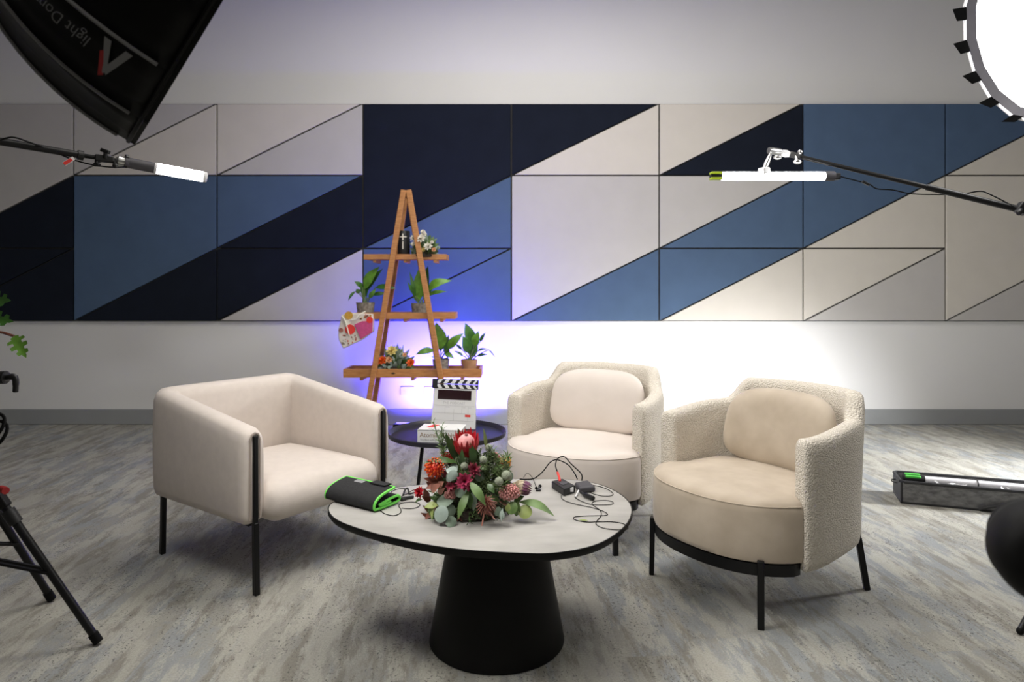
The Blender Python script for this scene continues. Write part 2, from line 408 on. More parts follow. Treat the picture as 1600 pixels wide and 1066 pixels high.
M['yellow'] = mat('banksia_yellow', (0.72, 0.40, 0.03), 0.5, var=0.3, scale=90)
M['maroon'] = mat('maroon_petal', (0.19, 0.012, 0.032), 0.55, var=0.35, scale=60)
M['maroon2'] = mat('crimson_petal', (0.33, 0.02, 0.07), 0.55, var=0.35, scale=60)
M['rust'] = mat('rust_leaf', (0.22, 0.07, 0.045), 0.5, var=0.35, scale=40)
M['rust2'] = mat('dusky_rose_leaf', (0.36, 0.15, 0.11), 0.5, var=0.3, scale=40)
M['pink'] = mat('rice_flower_pink', (0.66, 0.30, 0.28), 0.7, var=0.2, scale=120)
M['cream_p'] = mat('cream_petal', (0.68, 0.57, 0.40), 0.6, var=0.15, scale=60)
M['purple'] = mat('purple_tip', (0.16, 0.05, 0.10), 0.6, var=0.25, scale=60)
M['brunia'] = mat('silver_brunia', (0.34, 0.38, 0.28), 0.8, var=0.2, scale=200, bump=0.8, bscale=420, vor=True)
M['stem'] = mat('green_stem', (0.14, 0.20, 0.07), 0.6, var=0.2)
M['whitefl'] = mat('white_petal', (0.78, 0.75, 0.66), 0.6, var=0.08, scale=60)
M['peach'] = mat('peach_petal', (0.78, 0.42, 0.22), 0.6, var=0.15, scale=60)
M['yellowfl'] = mat('pale_yellow_petal', (0.75, 0.62, 0.22), 0.6, var=0.15, scale=60)
M['candle'] = mat('black_candle_box', (0.010, 0.011, 0.012), 0.5, var=0.1)
M['crossw'] = mat('white_print', (0.75, 0.73, 0.66), 0.6, var=0.02)
M['floral'] = mat('white_floral_print', (0.72, 0.68, 0.62), 0.8, col2=(0.68, 0.60, 0.55), scale=60, detail=2)
M['magenta'] = mat('magenta_cloth', (0.55, 0.07, 0.22), 0.7, var=0.1, scale=60)
M['mustard'] = mat('mustard_cloth', (0.55, 0.30, 0.04), 0.7, var=0.15, scale=60)

# ------------------------------------------------------------------ the room
WY = 5.81
YS = F / WY           # pixels per metre on the back wall
def wx(px): return (px - 800) / YS
def wz(py): return CH + (HY - py) / YS
XL, XR, YF, CZ = -5.0, 5.0, -3.0, 3.92
MB().box(((XL + XR) / 2, (YF + WY) / 2, -0.05), (XR - XL + .4, WY - YF + .4, 0.1)).struct('floor', M['carpet'])
MB().box(((XL + XR) / 2, WY + 0.06, CZ / 2), (XR - XL + .4, 0.12, CZ)).struct('wall_back', M['wall'])
MB().box((XL - .06, (YF + WY) / 2, CZ / 2), (0.12, WY - YF, CZ)).struct('wall_left', M['room'])
MB().box((XR + .06, (YF + WY) / 2, CZ / 2), (0.12, WY - YF, CZ)).struct('wall_right', M['room'])
MB().box((0, YF - .06, CZ / 2), (XR - XL + .4, 0.12, CZ)).struct('wall_front', M['room'])
MB().box((0, (YF + WY) / 2, CZ + 0.05), (XR - XL + .4, WY - YF + .4, 0.1)).struct('ceiling', M['ceil'])
MB().box((0, WY - 0.008, 0.065), (XR - XL, 0.016, 0.13)).struct('baseboard_back', M['skirt'], bevel=0.004)

# felt panel mural ---------------------------------------------------
cx = [-328, -105, 118, 341, 568, 799, 1029, 1253, 1474, 1695, 1918]
r0, r1, r2, r3 = 163, 275, 388.5, 502
mural = thing('acoustic_panel_mural', 'wide mural of cream, blue and navy angular felt panels across the back wall', 'wall panels', (wx(800), WY, wz(502)))
MB().box((wx(795), WY - 0.0045, wz(332.5)), ((1695 + 105) / YS, 0.008, (502 - 163) / YS)).part('backing_board', M['gap'], mural)
ROW = [r0, r1, r2, r3]
def ul(c, r): return [(c, r), (c + 1, r), (c, r + 1)]
def lr(c, r): return [(c + 1, r), (c + 1, r + 1), (c, r + 1)]
def quad(c): return [(c, 0), (c + 1, 0), (c + 1, 1), (c, 2)]
def mid(c): return [(c + 1, 1), (c + 1, 2), (c, 2)]
def low(c): return [(c, 1), (c + 1, 1), (c + 1, 2), (c, 3)]
PN = [
 (quad(1), 'pale'), (mid(1), 'navy'), (ul(1, 2), 'navy'), (lr(1, 2), 'navy'),
 (ul(2, 0), 'pale'), (lr(2, 0), 'cream'), (low(2), 'blue'), (lr(2, 2), 'navy'),
 (ul(3, 0), 'cream'), (lr(3, 0), 'pale'), (ul(3, 1), 'blue'), (lr(3, 1), 'navy'), (ul(3, 2), 'navy'), (lr(3, 2), 'pale'),
 (quad(4), 'navy'), (mid(4), 'blue'), (ul(4, 2), 'blue'), (lr(4, 2), 'blue'),
 (ul(5, 0), 'navy'), (lr(5, 0), 'cream'), (low(5), 'pale'), (lr(5, 2), 'blue'),
 (ul(6, 0), 'cream'), (lr(6, 0), 'navy'), (ul(6, 1), 'pale'), (lr(6, 1), 'blue'), (ul(6, 2), 'blue'), (lr(6, 2), 'cream'),
 (quad(7), 'blue'), (mid(7), 'cream'), (ul(7, 2), 'cream'), (lr(7, 2), 'pale'),
 (ul(8, 0), 'blue'), (lr(8, 0), 'cream'), (low(8), 'cream'), (lr(8, 2), 'pale')]
def inset(poly, d):
    n = len(poly); out = []
    area = sum(poly[i].x * poly[(i + 1) % n].z - poly[(i + 1) % n].x * poly[i].z for i in range(n)); sg = 1 if area > 0 else -1
    for i in range(n):
        a, b, c = poly[i - 1], poly[i], poly[(i + 1) % n]
        e1 = (b - a).normalized(); e2 = (c - b).normalized()
        n1 = Vector((-e1.z, 0, e1.x)) * sg; n2 = Vector((-e2.z, 0, e2.x)) * sg
        k = n1 + n2; q = k.length_squared
        out.append(b + k * (2 * d / q) if q > 0.12 else b + k.normalized() * d * 3)
    return out
for poly, colr in PN:
    pts = [Vector((wx(cx[c]), WY, wz(ROW[r]))) for c, r in poly]
    pts = inset(pts, 0.0065)
    MB().prism(pts, (0, -0.006, 0), (0, -0.030, 0)).part('panel', M[colr], mural, bevel=0.003)
# two outlet plates under the mural
for px, gl in ((637, 'left-hand of the two white outlet plates low on the wall under the plant shelf'), (674, 'right-hand white outlet plate low on the wall, half behind the shelf leg')):
    c = Vector((wx(px), WY, wz(611)))
    o = thing('wall_outlet', gl, 'outlet', (c.x, WY, c.z - .04), group='wall outlets')
    MB().box((c.x, WY - 0.006, c.z), (0.118, 0.012, 0.074)).part('cover_plate', M['white_pl'], o, bevel=0.003)
    for s in (-1, 1):
        MB().box((c.x + s * .028, WY - 0.013, c.z - .008), (0.018, 0.004, 0.022)).part('socket', M['white_pl'], o, bevel=0.001)

# ------------------------------------------------------------------ left lounge chair
def lounge_chair(loc, rz):
    t = thing('lounge_chair', 'pinkish beige square armchair with black metal legs set into its arm fronts', 'chair', loc, rz, world=False)
    ho, hi = 0.378, 0.278           # outer and inner half widths
    yf, ybi, ybo = -0.335, 0.265, 0.385
    st = []                          # stations (inner, outer, top z)
    def ztop(y): return 0.622 + (0.728 - 0.622) * max(0, min(1, (y - yf) / (ybo - yf)))
    zb = 0.262
    rc = 0.085
    def arm(sx):
        rows = []
        for y in [yf + .0, yf + .012, yf + .035, yf + .12, yf + .25, yf + .38, yf + .5]:
            rows.append((Vector((sx * hi, y, 0)), Vector((sx * ho, y, 0))))
        return rows
    L = arm(-1); R = arm(1)[::-1]
    cl = [(Vector((-hi, ybi - .02, 0)), Vector((-ho, ybi - .02, 0)))]
    for k in range(6):
        a = PI + (-PI / 2) * k / 5
        cl.append((Vector((-hi, ybi, 0)), Vector((-ho + rc + rc * math.cos(a), ybo - rc + rc * math.sin(a), 0))))
    bk = [(Vector((x, ybi, 0)), Vector((x, ybo, 0))) for x in (-hi + .04, -.14, 0, .14, hi - .04)]
    cr = [(Vector((-p[0].x, p[0].y, 0)), Vector((-p[1].x, p[1].y, 0))) for p in cl[::-1]]
    prs = L + cl + bk + cr + R
    sec = [(0.30, 0), (0.70, 0), (0.92, .012), (1, .04), (1.03, .14), (1.03, .26), (1, -.05), (.93, -.022), (.80, -.006), (.5, 0), (.20, -.006), (.07, -.022), (0, -.05), (-.03, .26), (-.03, .14), (0, .04), (0.08, .012)]
    rows = []; n = len(prs)
    for i, (pi_, po) in enumerate(prs):
        e = min(i, n - 1 - i); sh = {0: .16, 1: .05}.get(e, 0); dz = {0: .02, 1: .006}.get(e, 0)
        zt = ztop((pi_.y + po.y) / 2 if abs(pi_.y - po.y) < .01 else max(pi_.y, po.y))
        row = []
        for tt, z in sec:
            u = 0.5 + (tt - .5) * (1 - 2 * sh)
            zz = (zt + z - dz) if (z < 0 or (z == 0 and tt == .5)) else (zb + z + dz)
            if z in (.14, .26): zz = zb + (zt - zb) * (z / .40 + .03)
            p = pi_.lerp(po, u); row.append(Vector((p.x, p.y, zz)))
        rows.append(row)
    mb = MB(); mb.grid(rows, closed_u=True)
    m = len(sec); mb.f.append(tuple(range(m))); mb.f.append(tuple((n - 1) * m + k for k in range(m)))
    mb.part('shell', M['linen'], t, angle=55)
    # seat cushion with a full, rounded front
    mb = MB(); rbox(mb, (0, -0.058, 0.322), (2 * hi + .02, 0.655, 0.150), 0.070, n=10, crown=0.022)
    o = mb.part('seat_cushion', M['linen'], t); weld(o)
    # metal legs and arm-front slots
    for sx in (-1, 1):
        x = sx * (hi + ho) / 2
        top = Vector((x, yf - .004, 0.600)); kn = Vector((x, yf - .006, 0.262)); ft = Vector((x, yf - .012, 0.0))
        mb = MB(); mb.bar(top, kn, 0.018, 0.016, up=(0, 1, 0)); mb.bar(kn + Vector((0, 0, .01)), ft, 0.021, 0.021, up=(0, 1, 0))
        mb.part('leg', M['black'], t, bevel=0.003)
        sl = [Vector((x - .021, yf - .002, .285)), Vector((x - .021, yf - .002, .585)), Vector((x - .013, yf - .003, .605)), Vector((x, yf - .003, .611)), Vector((x + .013, yf - .003, .605)), Vector((x + .021, yf - .002, .585)), Vector((x + .021, yf - .002, .285))]
        MB().tube(sl, 0.0045, 6).part('piping', M['seam'], t)
        mb = MB(); mb.bar((x, ybo - .055, .30), (x, ybo - .045, 0), 0.021, 0.021, up=(0, 1, 0))
        mb.part('leg', M['black'], t, bevel=0.003)
        MB().box((x, 0.02, .262), (0.018, 0.66, 0.016)).part('side_rail', M['black'], t)
    # seams: under the arms and in the rear corners
    MB().box((0, ybo - .05, .262), (0.66, 0.018, 0.016)).part('rear_rail', M['black'], t)
    return t
lounge_chair((-1.056, 3.046, 0), math.radians(54.4))

# ------------------------------------------------------------------ tub chairs
def superR(phi, a, e=2.35):
    c, s_ = abs(math.cos(phi)), abs(math.sin(phi))
    return a / (c ** e + s_ ** e) ** (1 / e)
def pol(phi, r, z): return Vector((r * math.sin(phi), -r * math.cos(phi), z))
def tub_chair(label, loc, rz, cush):
    t = thing('tub_chair', label, 'chair', loc, rz, group='boucle tub chairs', world=False)
    A = 0.368; TH = 0.072; PH0 = math.radians(66)
    n = 64; rows = []
    sec = [(.25, 0), (.75, 0), (.93, .012), (1, .04), (1.0, .16), (1.0, .30), (1, -.045), (.95, -.02), (.82, -.005), (.5, 0), (.18, -.005), (.05, -.02), (0, -.045), (0, .30), (0, .16), (0, .04), (.07, .012)]
    seq = [PH0 - .012, PH0 - .002, PH0 + .03] + [PH0 + .03 + (2 * PI - 2 * PH0 - .06) * i / n for i in range(1, n)] + [2 * PI - PH0 - .03, 2 * PI - PH0 + .002, 2 * PI - PH0 + .012]
    N_ = len(seq)
    for i, ph in enumerate(seq):
        e = min(i, N_ - 1 - i); sh = {0: .20, 1: .06}.get(e, 0); dz = {0: .022, 1: .007}.get(e, 0)
        psi = abs(math.degrees(ph) - 180)
        zt = 0.640 + 0.030 * (1 - smooth(60, 112, psi)) + 0.090 * (1 - smooth(45, 58, psi))
        zb = 0.215 - .030 * smooth(70, 114, psi)
        Ro = superR(ph, A); lean = 0.045 * (1 - smooth(40, 75, psi))
        fl = 0.012 * smooth(60, 100, psi)
        row = []
        for tt, z in sec:
            u = 0.5 + (tt - .5) * (1 - 2 * sh)
            top = z < 0 or (z == 0 and tt == .5)
            zz = zt + z - dz if top else zb + z + dz
            if z in (.16, .30): zz = zb + (zt - zb) * {.16: .36, .30: .7}[z]
            r = Ro - TH * (1 - u)
            p = pol(ph, r, zz); p.y += lean * max(0, (zz - .35) / .42); p.x *= 1 + fl * (zz - .3)
            row.append(p)
        rows.append(row)
    mb = MB(); mb.grid(rows, closed_u=True); m = len(sec)
    mb.f.append(tuple(range(m))); mb.f.append(tuple((N_ - 1) * m + k for k in range(m)))
    mb.part('shell', M['boucle'], t, angle=60)
    # seat
    def Rs(ph):
        d = abs((ph + PI) % (2 * PI) - PI)
        return superR(ph, A - .006) - 0.066 * smooth(math.radians(64), math.radians(72), d)
    K = 72; rows = []
    for (k, z) in [(0.0, .215), (.94, .215), (.985, .222), (1.0, .24), (1.003, .32), (1.0, .388), (.990, .410), (.960, .425), (.88, .433), (.6, .439), (.3, .442), (0.0, .443)]:
        rows.append([pol(2 * PI * i / K, max(Rs(2 * PI * i / K) * k, 1e-4), z) for i in range(K)])
    MB().grid(rows, closed_u=True).part('seat', M[cush], t, angle=50)
    MB().tube([pol(math.radians(a), Rs(math.radians(a)) * .985 + .001, .413) for a in range(-64, 65, 4)], .0026, 6).part('piping', M[cush], t)
    # back cushion
    W_, H_, D_ = .262, .158, .066; rows = []; K = 48
    def sup(a, e=3.6):
        c, s_ = math.cos(a), math.sin(a); q = (abs(c) ** e + abs(s_) ** e) ** (-1 / e); return c * q, s_ * q
    for sgn, rr in ((-1, (0.0, .3, .55, .75, .88, .96, 1.0)), (1, (.96, .85, .6, 0.0))):
        for r in rr:
            row = []
            for i in range(K):
                cxx, czz = sup(2 * PI * i / K)
                x = cxx * W_ * max(r, .002); z = czz * H_ * max(r, .002)
                x *= 1 - .07 * (z / H_ + 1) * .5
                y = sgn * D_ * math.sqrt(max(0, 1 - r ** 3.2))
                row.append(Vector((x, 0.205 + y - 0.9 * x * x + .20 * (z), .580 + z)))
            rows.append(row)
    MB().grid(rows, closed_u=True).part('back_cushion', M[cush], t, angle=60)
    # base ring
    Rr = lambda ph: superR(ph, A - .012) * (1 - .17 * smooth(math.radians(62), math.radians(72), abs((ph + PI) % (2 * PI) - PI)))
    K = 72; rows = []
    for k, z in ((1, .176), (1, .216), (.93, .216), (.93, .176)):
        rows.append([pol(2 * PI * i / K, Rr(2 * PI * i / K) * k, z) for i in range(K)])
    MB().grid(rows, closed_u=True, closed_v=True).part('base_ring', M['black'], t)
    for a in (-43, 43):
        ph = math.radians(a); r = Rr(ph) + .008
        mb = MB(); mb.bar(pol(ph, r, .232), pol(ph, r + .004, 0), .023, .020, up=pol(ph, 1, 0))
        mb.part('leg', M['black'], t, bevel=.003)
    for a in (-139, 139):
        ph = math.radians(a); r = superR(ph, A) + .004
        mb = MB(); mb.bar(pol(ph, r - .09, .196), pol(ph, r + .006, .200), .022, .018); mb.bar(pol(ph, r + .006, .325), pol(ph, r + .004, .19), .018, .014, up=pol(ph, 1, 0)); mb.bar(pol(ph, r + .002, .20), pol(ph, r + .034, 0), .022, .022, up=pol(ph, 1, 0))
        mb.part('leg', M['black'], t, bevel=.003)
    return t
tub_chair('tan velvet and boucle tub chair at the right, nearest the equipment case', (0.945, 2.692, 0), math.radians(-58), 'velvet_tan')
tub_chair('pale pinkish boucle tub chair behind the coffee table, between side table and tan chair', (0.355, 3.335, 0), math.radians(-29), 'velvet_pale')

# ------------------------------------------------------------------ coffee table
TZ = 0.42
tp = [onz(x, y, TZ) for x, y in [(512, 796), (531, 815), (600, 837), (700, 856), (812, 864), (875, 863), (937, 849), (978, 821), (988, 793), (969, 771), (931, 755), (875, 748.5), (760, 750), (640, 759), (560, 771), (524, 782)]]
outl = spline(tp, 6, closed=True)
ct = thing('coffee_table', 'pebble-shaped coffee table with grey stone top and black cone base', 'table', (-0.05, 2.262, 0))
cc = sum(outl, Vector()) / len(outl)
def ring(sc, z): return [Vector((cc.x + (p.x - cc.x) * sc, cc.y + (p.y - cc.y) * sc, z)) for p in outl]
mb = MB(); mb.grid([ring(.99, TZ - .006), ring(.992, TZ - .001), ring(.986, TZ)], closed_u=True)
n = len(outl); mb.f.append(tuple(range(2 * n, 3 * n))); mb.f.append(tuple(range(n)))
mb.part('top', M['stone'], ct)
mb = MB(); mb.grid([ring(.93, TZ - .028), ring(.985, TZ - .024), ring(1.0, TZ - .014), ring(1.0, TZ - .001), ring(.9925, TZ - .0005)], closed_u=True)
mb.f.append(tuple(range(n))); mb.part('edge_band', M['matt'], ct)
MB().lathe([(.218, 0), (.2225, .004), (.221, .014), (.152, TZ - .03)], (-0.05, 2.262, 0), n=72).part('pedestal', M['matt'], ct)

# ------------------------------------------------------------------ side table with book and clapperboard
SX, SY, SZ = -0.331, 3.50, 0.417
sd = thing('side_table', 'low round dark tray side table on thin wire legs between the armchairs', 'table', (SX, SY, 0))
R_ = 0.303
MB().lathe([(.0, -.014), (R_ - .02, -.014), (R_ - .004, -.008), (R_, .012), (R_ - .004, .014), (R_ - .010, .010), (R_ - .02, -.006), (0, -.006)], (SX, SY, SZ), n=64, capb=False, capt=False).part('tray_top', M['tray'], sd)
for k, a in enumerate((230, 320, 50, 140)):
    d = Vector((math.cos(math.radians(a)), math.sin(math.radians(a)), 0))
    MB().cyl(Vector((SX, SY, SZ - .013)) + d * .17, Vector((SX, SY, 0)) + d * .235, .0075, .006, 10).part('leg', M['black'], sd)
TS = SZ - .006
# book: lies flat, spine toward the camera, slightly turned
bk = thing('book', 'thick white paperback lying flat on the dark side table', 'book', (-.38, 3.33, TS))
bc = P(706, 676, 3.36); bx = Vector((.995, -.10, 0)).normalized(); by = Vector((.10, .995, 0)).normalized()
bw, bd, bh = .215, .15, .062
bo = Vector((P(652, 680, 3.30).x, 3.305, TS + .0005))
def bp(u, v, z): return bo + bx * u + by * v + Vector((0, 0, z))
MB().prism([bp(.003, .004, .004), bp(bw - .003, .004, .004), bp(bw - .003, bd - .003, .004), bp(.003, bd - .003, .004)], (0, 0, 0), (0, 0, bh - .008)).part('pages', M['paper'], bk)
mb = MB(); mb.prism([bp(0, 0, 0), bp(bw, 0, 0), bp(bw, bd, 0), bp(0, bd, 0)], (0, 0, 0), (0, 0, .003)); mb.prism([bp(0, 0, 0), bp(bw, 0, 0), bp(bw, bd, 0), bp(0, bd, 0)], (0, 0, bh - .004), (0, 0, bh)); mb.prism([bp(0, 0, 0), bp(bw, 0, 0), bp(bw, .004, 0), bp(0, .004, 0)], (0, 0, 0), (0, 0, bh))
mb.part('cover', M['white'], bk)
text_part('Atomic Habits', .031, bp(.011, 0, .027), bx, (0, 0, 1), 'title_lettering', M['gold'], bk, bold=.0004)
text_part('The Best-selling book', .0125, bp(.012, 0, .010), bx, (0, 0, 1), 'subtitle_lettering', M['ink'], bk)
text_part('THE #1', .022, bp(.045, .022, bh), bx, by, 'cover_lettering', M['gold'], bk)
mb = MB(); mb.prism([bp(.03, .06, bh), bp(.065, .06, bh), bp(.085, .125, bh), bp(.05, .125, bh)], (0, 0, .0003), (0, 0, .0012)); mb.part('red_sticker', M['red'], bk)
# clapperboard
cl = thing('clapperboard', 'white film clapperboard with striped black sticks standing on the side table', 'clapperboard', (P(712, 680, 3.62).x, 3.62, TS))
co = Vector((P(672.5, 690, 3.64).x, 3.655, TS + .004))
ex = Vector((.96, -.26, -.0)).normalized(); nb = Vector((-.26, -.96, 0)).normalized(); ez = (Vector((0, 0, 1)) - nb * .16).normalized(); en = ex.cross(ez)
def cp(u, v, d=0): return co + ex * u + ez * v - en * (-d)
bwid, bhei = .250, .215
mb = MB(); mb.prism([cp(0, 0), cp(bwid, 0), cp(bwid - .004, bhei), cp(.004, bhei)], (0, 0, 0), -en * .012); mb.part('board', M['white'], cl, bevel=.002)
mb = MB(); mb.prism([cp(.03, .150, .0008), cp(bwid - .03, .150, .0008), cp(bwid - .03, .2, .0008), cp(.03, .2, .0008)], (0, 0, 0), en * .001); mb.part('display', M['screen'], cl)
for j, (lo, hi_) in enumerate(((bhei - .008, bhei + .0165), (bhei + .0175, bhei + .043))):
    mb = MB(); mb.prism([cp(-.004, lo), cp(bwid + .004, lo), cp(bwid + .004, hi_), cp(-.004, hi_)], en * .003, -en * .013); st_ = mb.part('stick', M['plastic'], cl, bevel=.0015)
    for k in range(6):
        u0 = .034 + k * .041; wv = .022; lean = .016 * (-1 if j == 0 else 1)
        a = u0 + (0 if j == 0 else 0); b_ = min(a + wv, bwid + .002)
        s0 = .0 if j == 1 else .016; s1 = .016 if j == 1 else .0
        pts = [(a + s0 - .016, lo + .002), (b_ + s0 - .016, lo + .002), (b_ + s1 - .016, hi_ - .002), (a + s1 - .016, hi_ - .002)]
        pts = [(min(u, bwid + .003), v) for u, v in pts]
        mb = MB(); mb.add([cp(u, v, .0037) for u, v in pts], [(0, 1, 2, 3)]); mb.part('stripe', M['white'], st_)
MB().prism([cp(-.004, bhei - .008), cp(.026, bhei - .008), cp(.026, bhei + .043), cp(-.004, bhei + .043)], en * .003, en * .005).part('hinge_plate', M['plastic'], cl)
text_part('THE PODCAST', .019, cp(.062, .126), ex, ez, 'lettering', M['ink_faint'], cl, lift=.0008)
mb = MB()
for v in (.118, .078, .040): mb.prism([cp(.01, v), cp(bwid - .01, v), cp(bwid - .01, v + .0012), cp(.01, v + .0012)], en * .0004, en * .0008)
for u, v0, v1 in ((.075, .078, .118), (.125, .04, .1), (.17, .078, .118), (.205, .04, .118)): mb.prism([cp(u, v0), cp(u + .0012, v0), cp(u + .0012, v1), cp(u, v1)], en * .0004, en * .0008)
mb.part('printed_lines', M['ink_faint'], cl)
for u, v, s_ in ((.08, .108, 'SCENE'), (.173, .108, 'TAKE'), (.208, .108, 'ROLL')): text_part(s_, .007, cp(u, v), ex, ez, 'lettering', M['ink_faint'], cl, lift=.0008)
mb = MB()
for u, v in ((.19, .062),): mb.prism([cp(u, v), cp(u + .03, v), cp(u + .03, v + .012), cp(u, v + .012)], en * .0004, en * .001)
mb.part('red_mark', M['red'], cl)

# ------------------------------------------------------------------ A-frame plant shelf
FY, BY = 5.16, 5.42          # front and rear frames
ps = thing('plant_shelf', 'tall wooden A-frame shelf with three tray shelves against the panel wall', 'shelf', (P(635, 680, 5.3).x, 5.3, 0))
def fp(px, py, Y): return P(px, py, FY) + Vector((0, Y - FY, 0))
def at0(a, b): # extend a->b to the floor
    d = b - a; return a + d * (-(a.z) / d.z)
for (Y, x0, x1, y0_, dxl, dxr) in ((FY, 631, 638.5, 297, 0, 0), (BY, 635, 638.5, 304, 8.5, -1.5)):
    for (xa, xb) in ((x0, 581.5 + dxl), (x1, 690 + dxr)):
        a_ = P(xa, y0_, Y); f_ = at0(a_, P(xb, 597, Y))
        mb = MB(); mb.bar(a_, f_, .041, .032, up=(0, 1, 0)); mb.part('leg', M['wood'], ps, bevel=.003)
mb = MB(); mb.bar(fp(634.5, 306, FY + .016), fp(634.5, 306, BY - .016), .030, .022); mb.part('ridge_bar', M['wood'], ps, bevel=.003)
SHELF = []
for (x0, x1, yt, yb, dep) in ((567, 697, 397, 405.5, .16), (553, 711, 489, 499, .22), (535, 752, 577.5, 591, .26)):
    a = fp(x0, yt, FY); b = fp(x1, yb, FY); z0, z1 = b.z, a.z
    y0 = FY + .022; y1 = y0 + max(dep, BY - FY - .044) if dep > .2 else y0 + BY - FY - .044
    MB().box(((a.x + b.x) / 2, y0 + .009, (z0 + z1) / 2), (b.x - a.x, .018, z1 - z0)).part('front_rail', M['wood'], ps, bevel=.002)
    MB().box(((a.x + b.x) / 2, y1 - .009, (z0 + z1) / 2), (b.x - a.x, .018, z1 - z0)).part('rear_rail', M['wood'], ps, bevel=.002)
    for x in (a.x + .009, b.x - .009):
        MB().box((x, (y0 + y1) / 2, (z0 + z1) / 2), (.018, y1 - y0 - .036, z1 - z0)).part('end_rail', M['wood'], ps, bevel=.002)
    ns = 4; dd = (y1 - y0 - .04) / ns
    for k in range(ns):
        MB().box(((a.x + b.x) / 2, y0 + .02 + dd * (k + .5), z0 + .012), (b.x - a.x - .036, dd - .008, .012)).part('slat', M['wood'], ps)
    for fx in (.13, .5, .86):
        MB().box((a.x + (b.x - a.x) * fx, (y0 + y1) / 2, z0 - .010), (.024, y1 - y0 - .02, .026)).part('cleat', M['wood'], ps, bevel=.002)
    SHELF.append(((y0 + y1) / 2, z0 + .018))
# ---- potted plants
def vstem(mb, a, b, r0, r1=None, bend=(0, 0, 0)):
    a = Vector(a); b = Vector(b); m_ = (a + b) / 2 + Vector(bend); mb.tube(spline([a, m_, b], 5), r0, 5); return mb
def potted(label, px, shelf, pot, rt, rb, h, leaves, pname='potted_lily'):
    y, z = SHELF[shelf] if not isinstance(shelf, tuple) else shelf
    c = Vector(((px - 800) / F * y, y, z + .0005))
    t = thing(pname, label, 'plant', c, group='potted lilies on the plant shelf')
    MB().lathe([(rb * .9, 0), (rb, .002), (rt, h - .004), (rt, h), (rt - .008, h), (rt - .010, h - .014)], c, n=28, capt=False).part('pot', M[pot], t)
    MB().lathe([(rt - .009, h - .014), (.001, h - .010)], c, n=20, capb=False).part('soil', M['soil'], t)
    top = c + Vector((0, 0, h - .012))
    for (lx, ly, tx, ty, wd, dy, mt, bd) in leaves:       # leaf base and tip in pixels on the plane of the plant, depth of tip
        b_ = P(lx, ly, y); e_ = P(tx, ty, y); b_.y = y + dy * .4; e_.y = y + dy
        ang = random.uniform(0, 6.28)
        root = top + Vector((math.cos(ang), math.sin(ang), 0)) * .014
        sm = MB(); vstem(sm, root, b_, .0035, bend=Vector((0, 0, .01))); s_ = sm.part('stalk', M['stem'], t)
        nrm = Vector((random.uniform(-.3, .3), -1, .45))
        MB().leaf(b_, e_, wd, nrm, bend=bd, fold=.22, n=8, shape=.8).part('leaf', M[mt], t)
    return t
potted('lily in a speckled grey pot at the left end of the middle shelf', 571, 1, 'pot_grey', .072, .058, .106,
  [(570, 452, 594, 417, .085, -.03, 'lily2', .12), (572, 455, 596, 420, .06, .05, 'lily', .1), (567, 449, 556, 440, .040, -.05, 'lily', .2), (562, 458, 556, 452, .04, .0, 'lily', .1), (556, 455, 546, 470, .025, -.04, 'lily', .15), (588, 449, 621, 451, .045, -.05, 'lily', .12), (582, 461, 603, 459, .034, .03, 'lily', .15), (572, 464, 562, 445, .05, .05, 'lily', .1), (578, 466, 590, 452, .04, -.06, 'lily2', .1), (568, 466, 574, 440, .05, .02, 'lily', .05)])
potted('lily in a speckled grey pot behind the right shelf leg on the middle shelf', 656, 1, 'pot_grey', .068, .054, .100,
  [(656, 470, 653, 421, .085, .03, 'lily2', .06), (661, 466, 667, 415, .07, .06, 'lily', .05), (668, 454, 707, 439, .075, -.05, 'lily2', .25), (668, 462, 699, 456, .035, -.03, 'lily2', .2), (650, 466, 640, 424, .03, .0, 'lily', .1), (649, 462, 638, 440, .03, -.05, 'lily', .1), (654, 474, 646, 446, .055, .05, 'lily', .1), (664, 474, 676, 440, .05, .06, 'lily', .1)])
potted('lily in a grey pot behind the right shelf leg on the bottom shelf', 689, 2, 'pot_grey', .066, .054, .110,
  [(690, 545, 682, 504, .12, -.02, 'lily2', .10), (700, 545, 725, 520, .07, -.06, 'lily2', .15), (679, 547, 651, 553, .055, -.05, 'lily2', .18), (697, 552, 711, 559, .042, -.08, 'lily2', .15), (688, 550, 690, 515, .06, .06, 'lily', .1), (695, 545, 700, 524, .035, .05, 'lily', .1), (686, 560, 676, 556, .025, -.09, 'lily', .1), (700, 560, 696, 530, .05, .02, 'lily', .1)])
potted('lily in a terracotta pot at the right end of the bottom shelf', 733, 2, 'pot_tan', .064, .054, .106,
  [(738, 538, 727, 505, .085, .0, 'lily', .10), (741, 540, 748, 517, .065, -.04, 'lily2', .10), (733, 552, 724, 524, .075, -.06, 'lily', .10), (736, 556, 732, 528, .08, .03, 'lily', .05), (722, 546, 711, 536, .022, -.05, 'lily', .15), (724, 556, 711, 547, .022, -.08, 'lily', .15), (750, 534, 759, 519, .028, -.05, 'lily', .1), (747, 548, 763, 544, .02, -.08, 'lily', .2), (746, 556, 762, 553, .026, -.06, 'lily', .15), (764, 546, 774, 557, .010, -.08, 'lily', .1), (738, 560, 744, 532, .05, .05, 'lily', .1)])
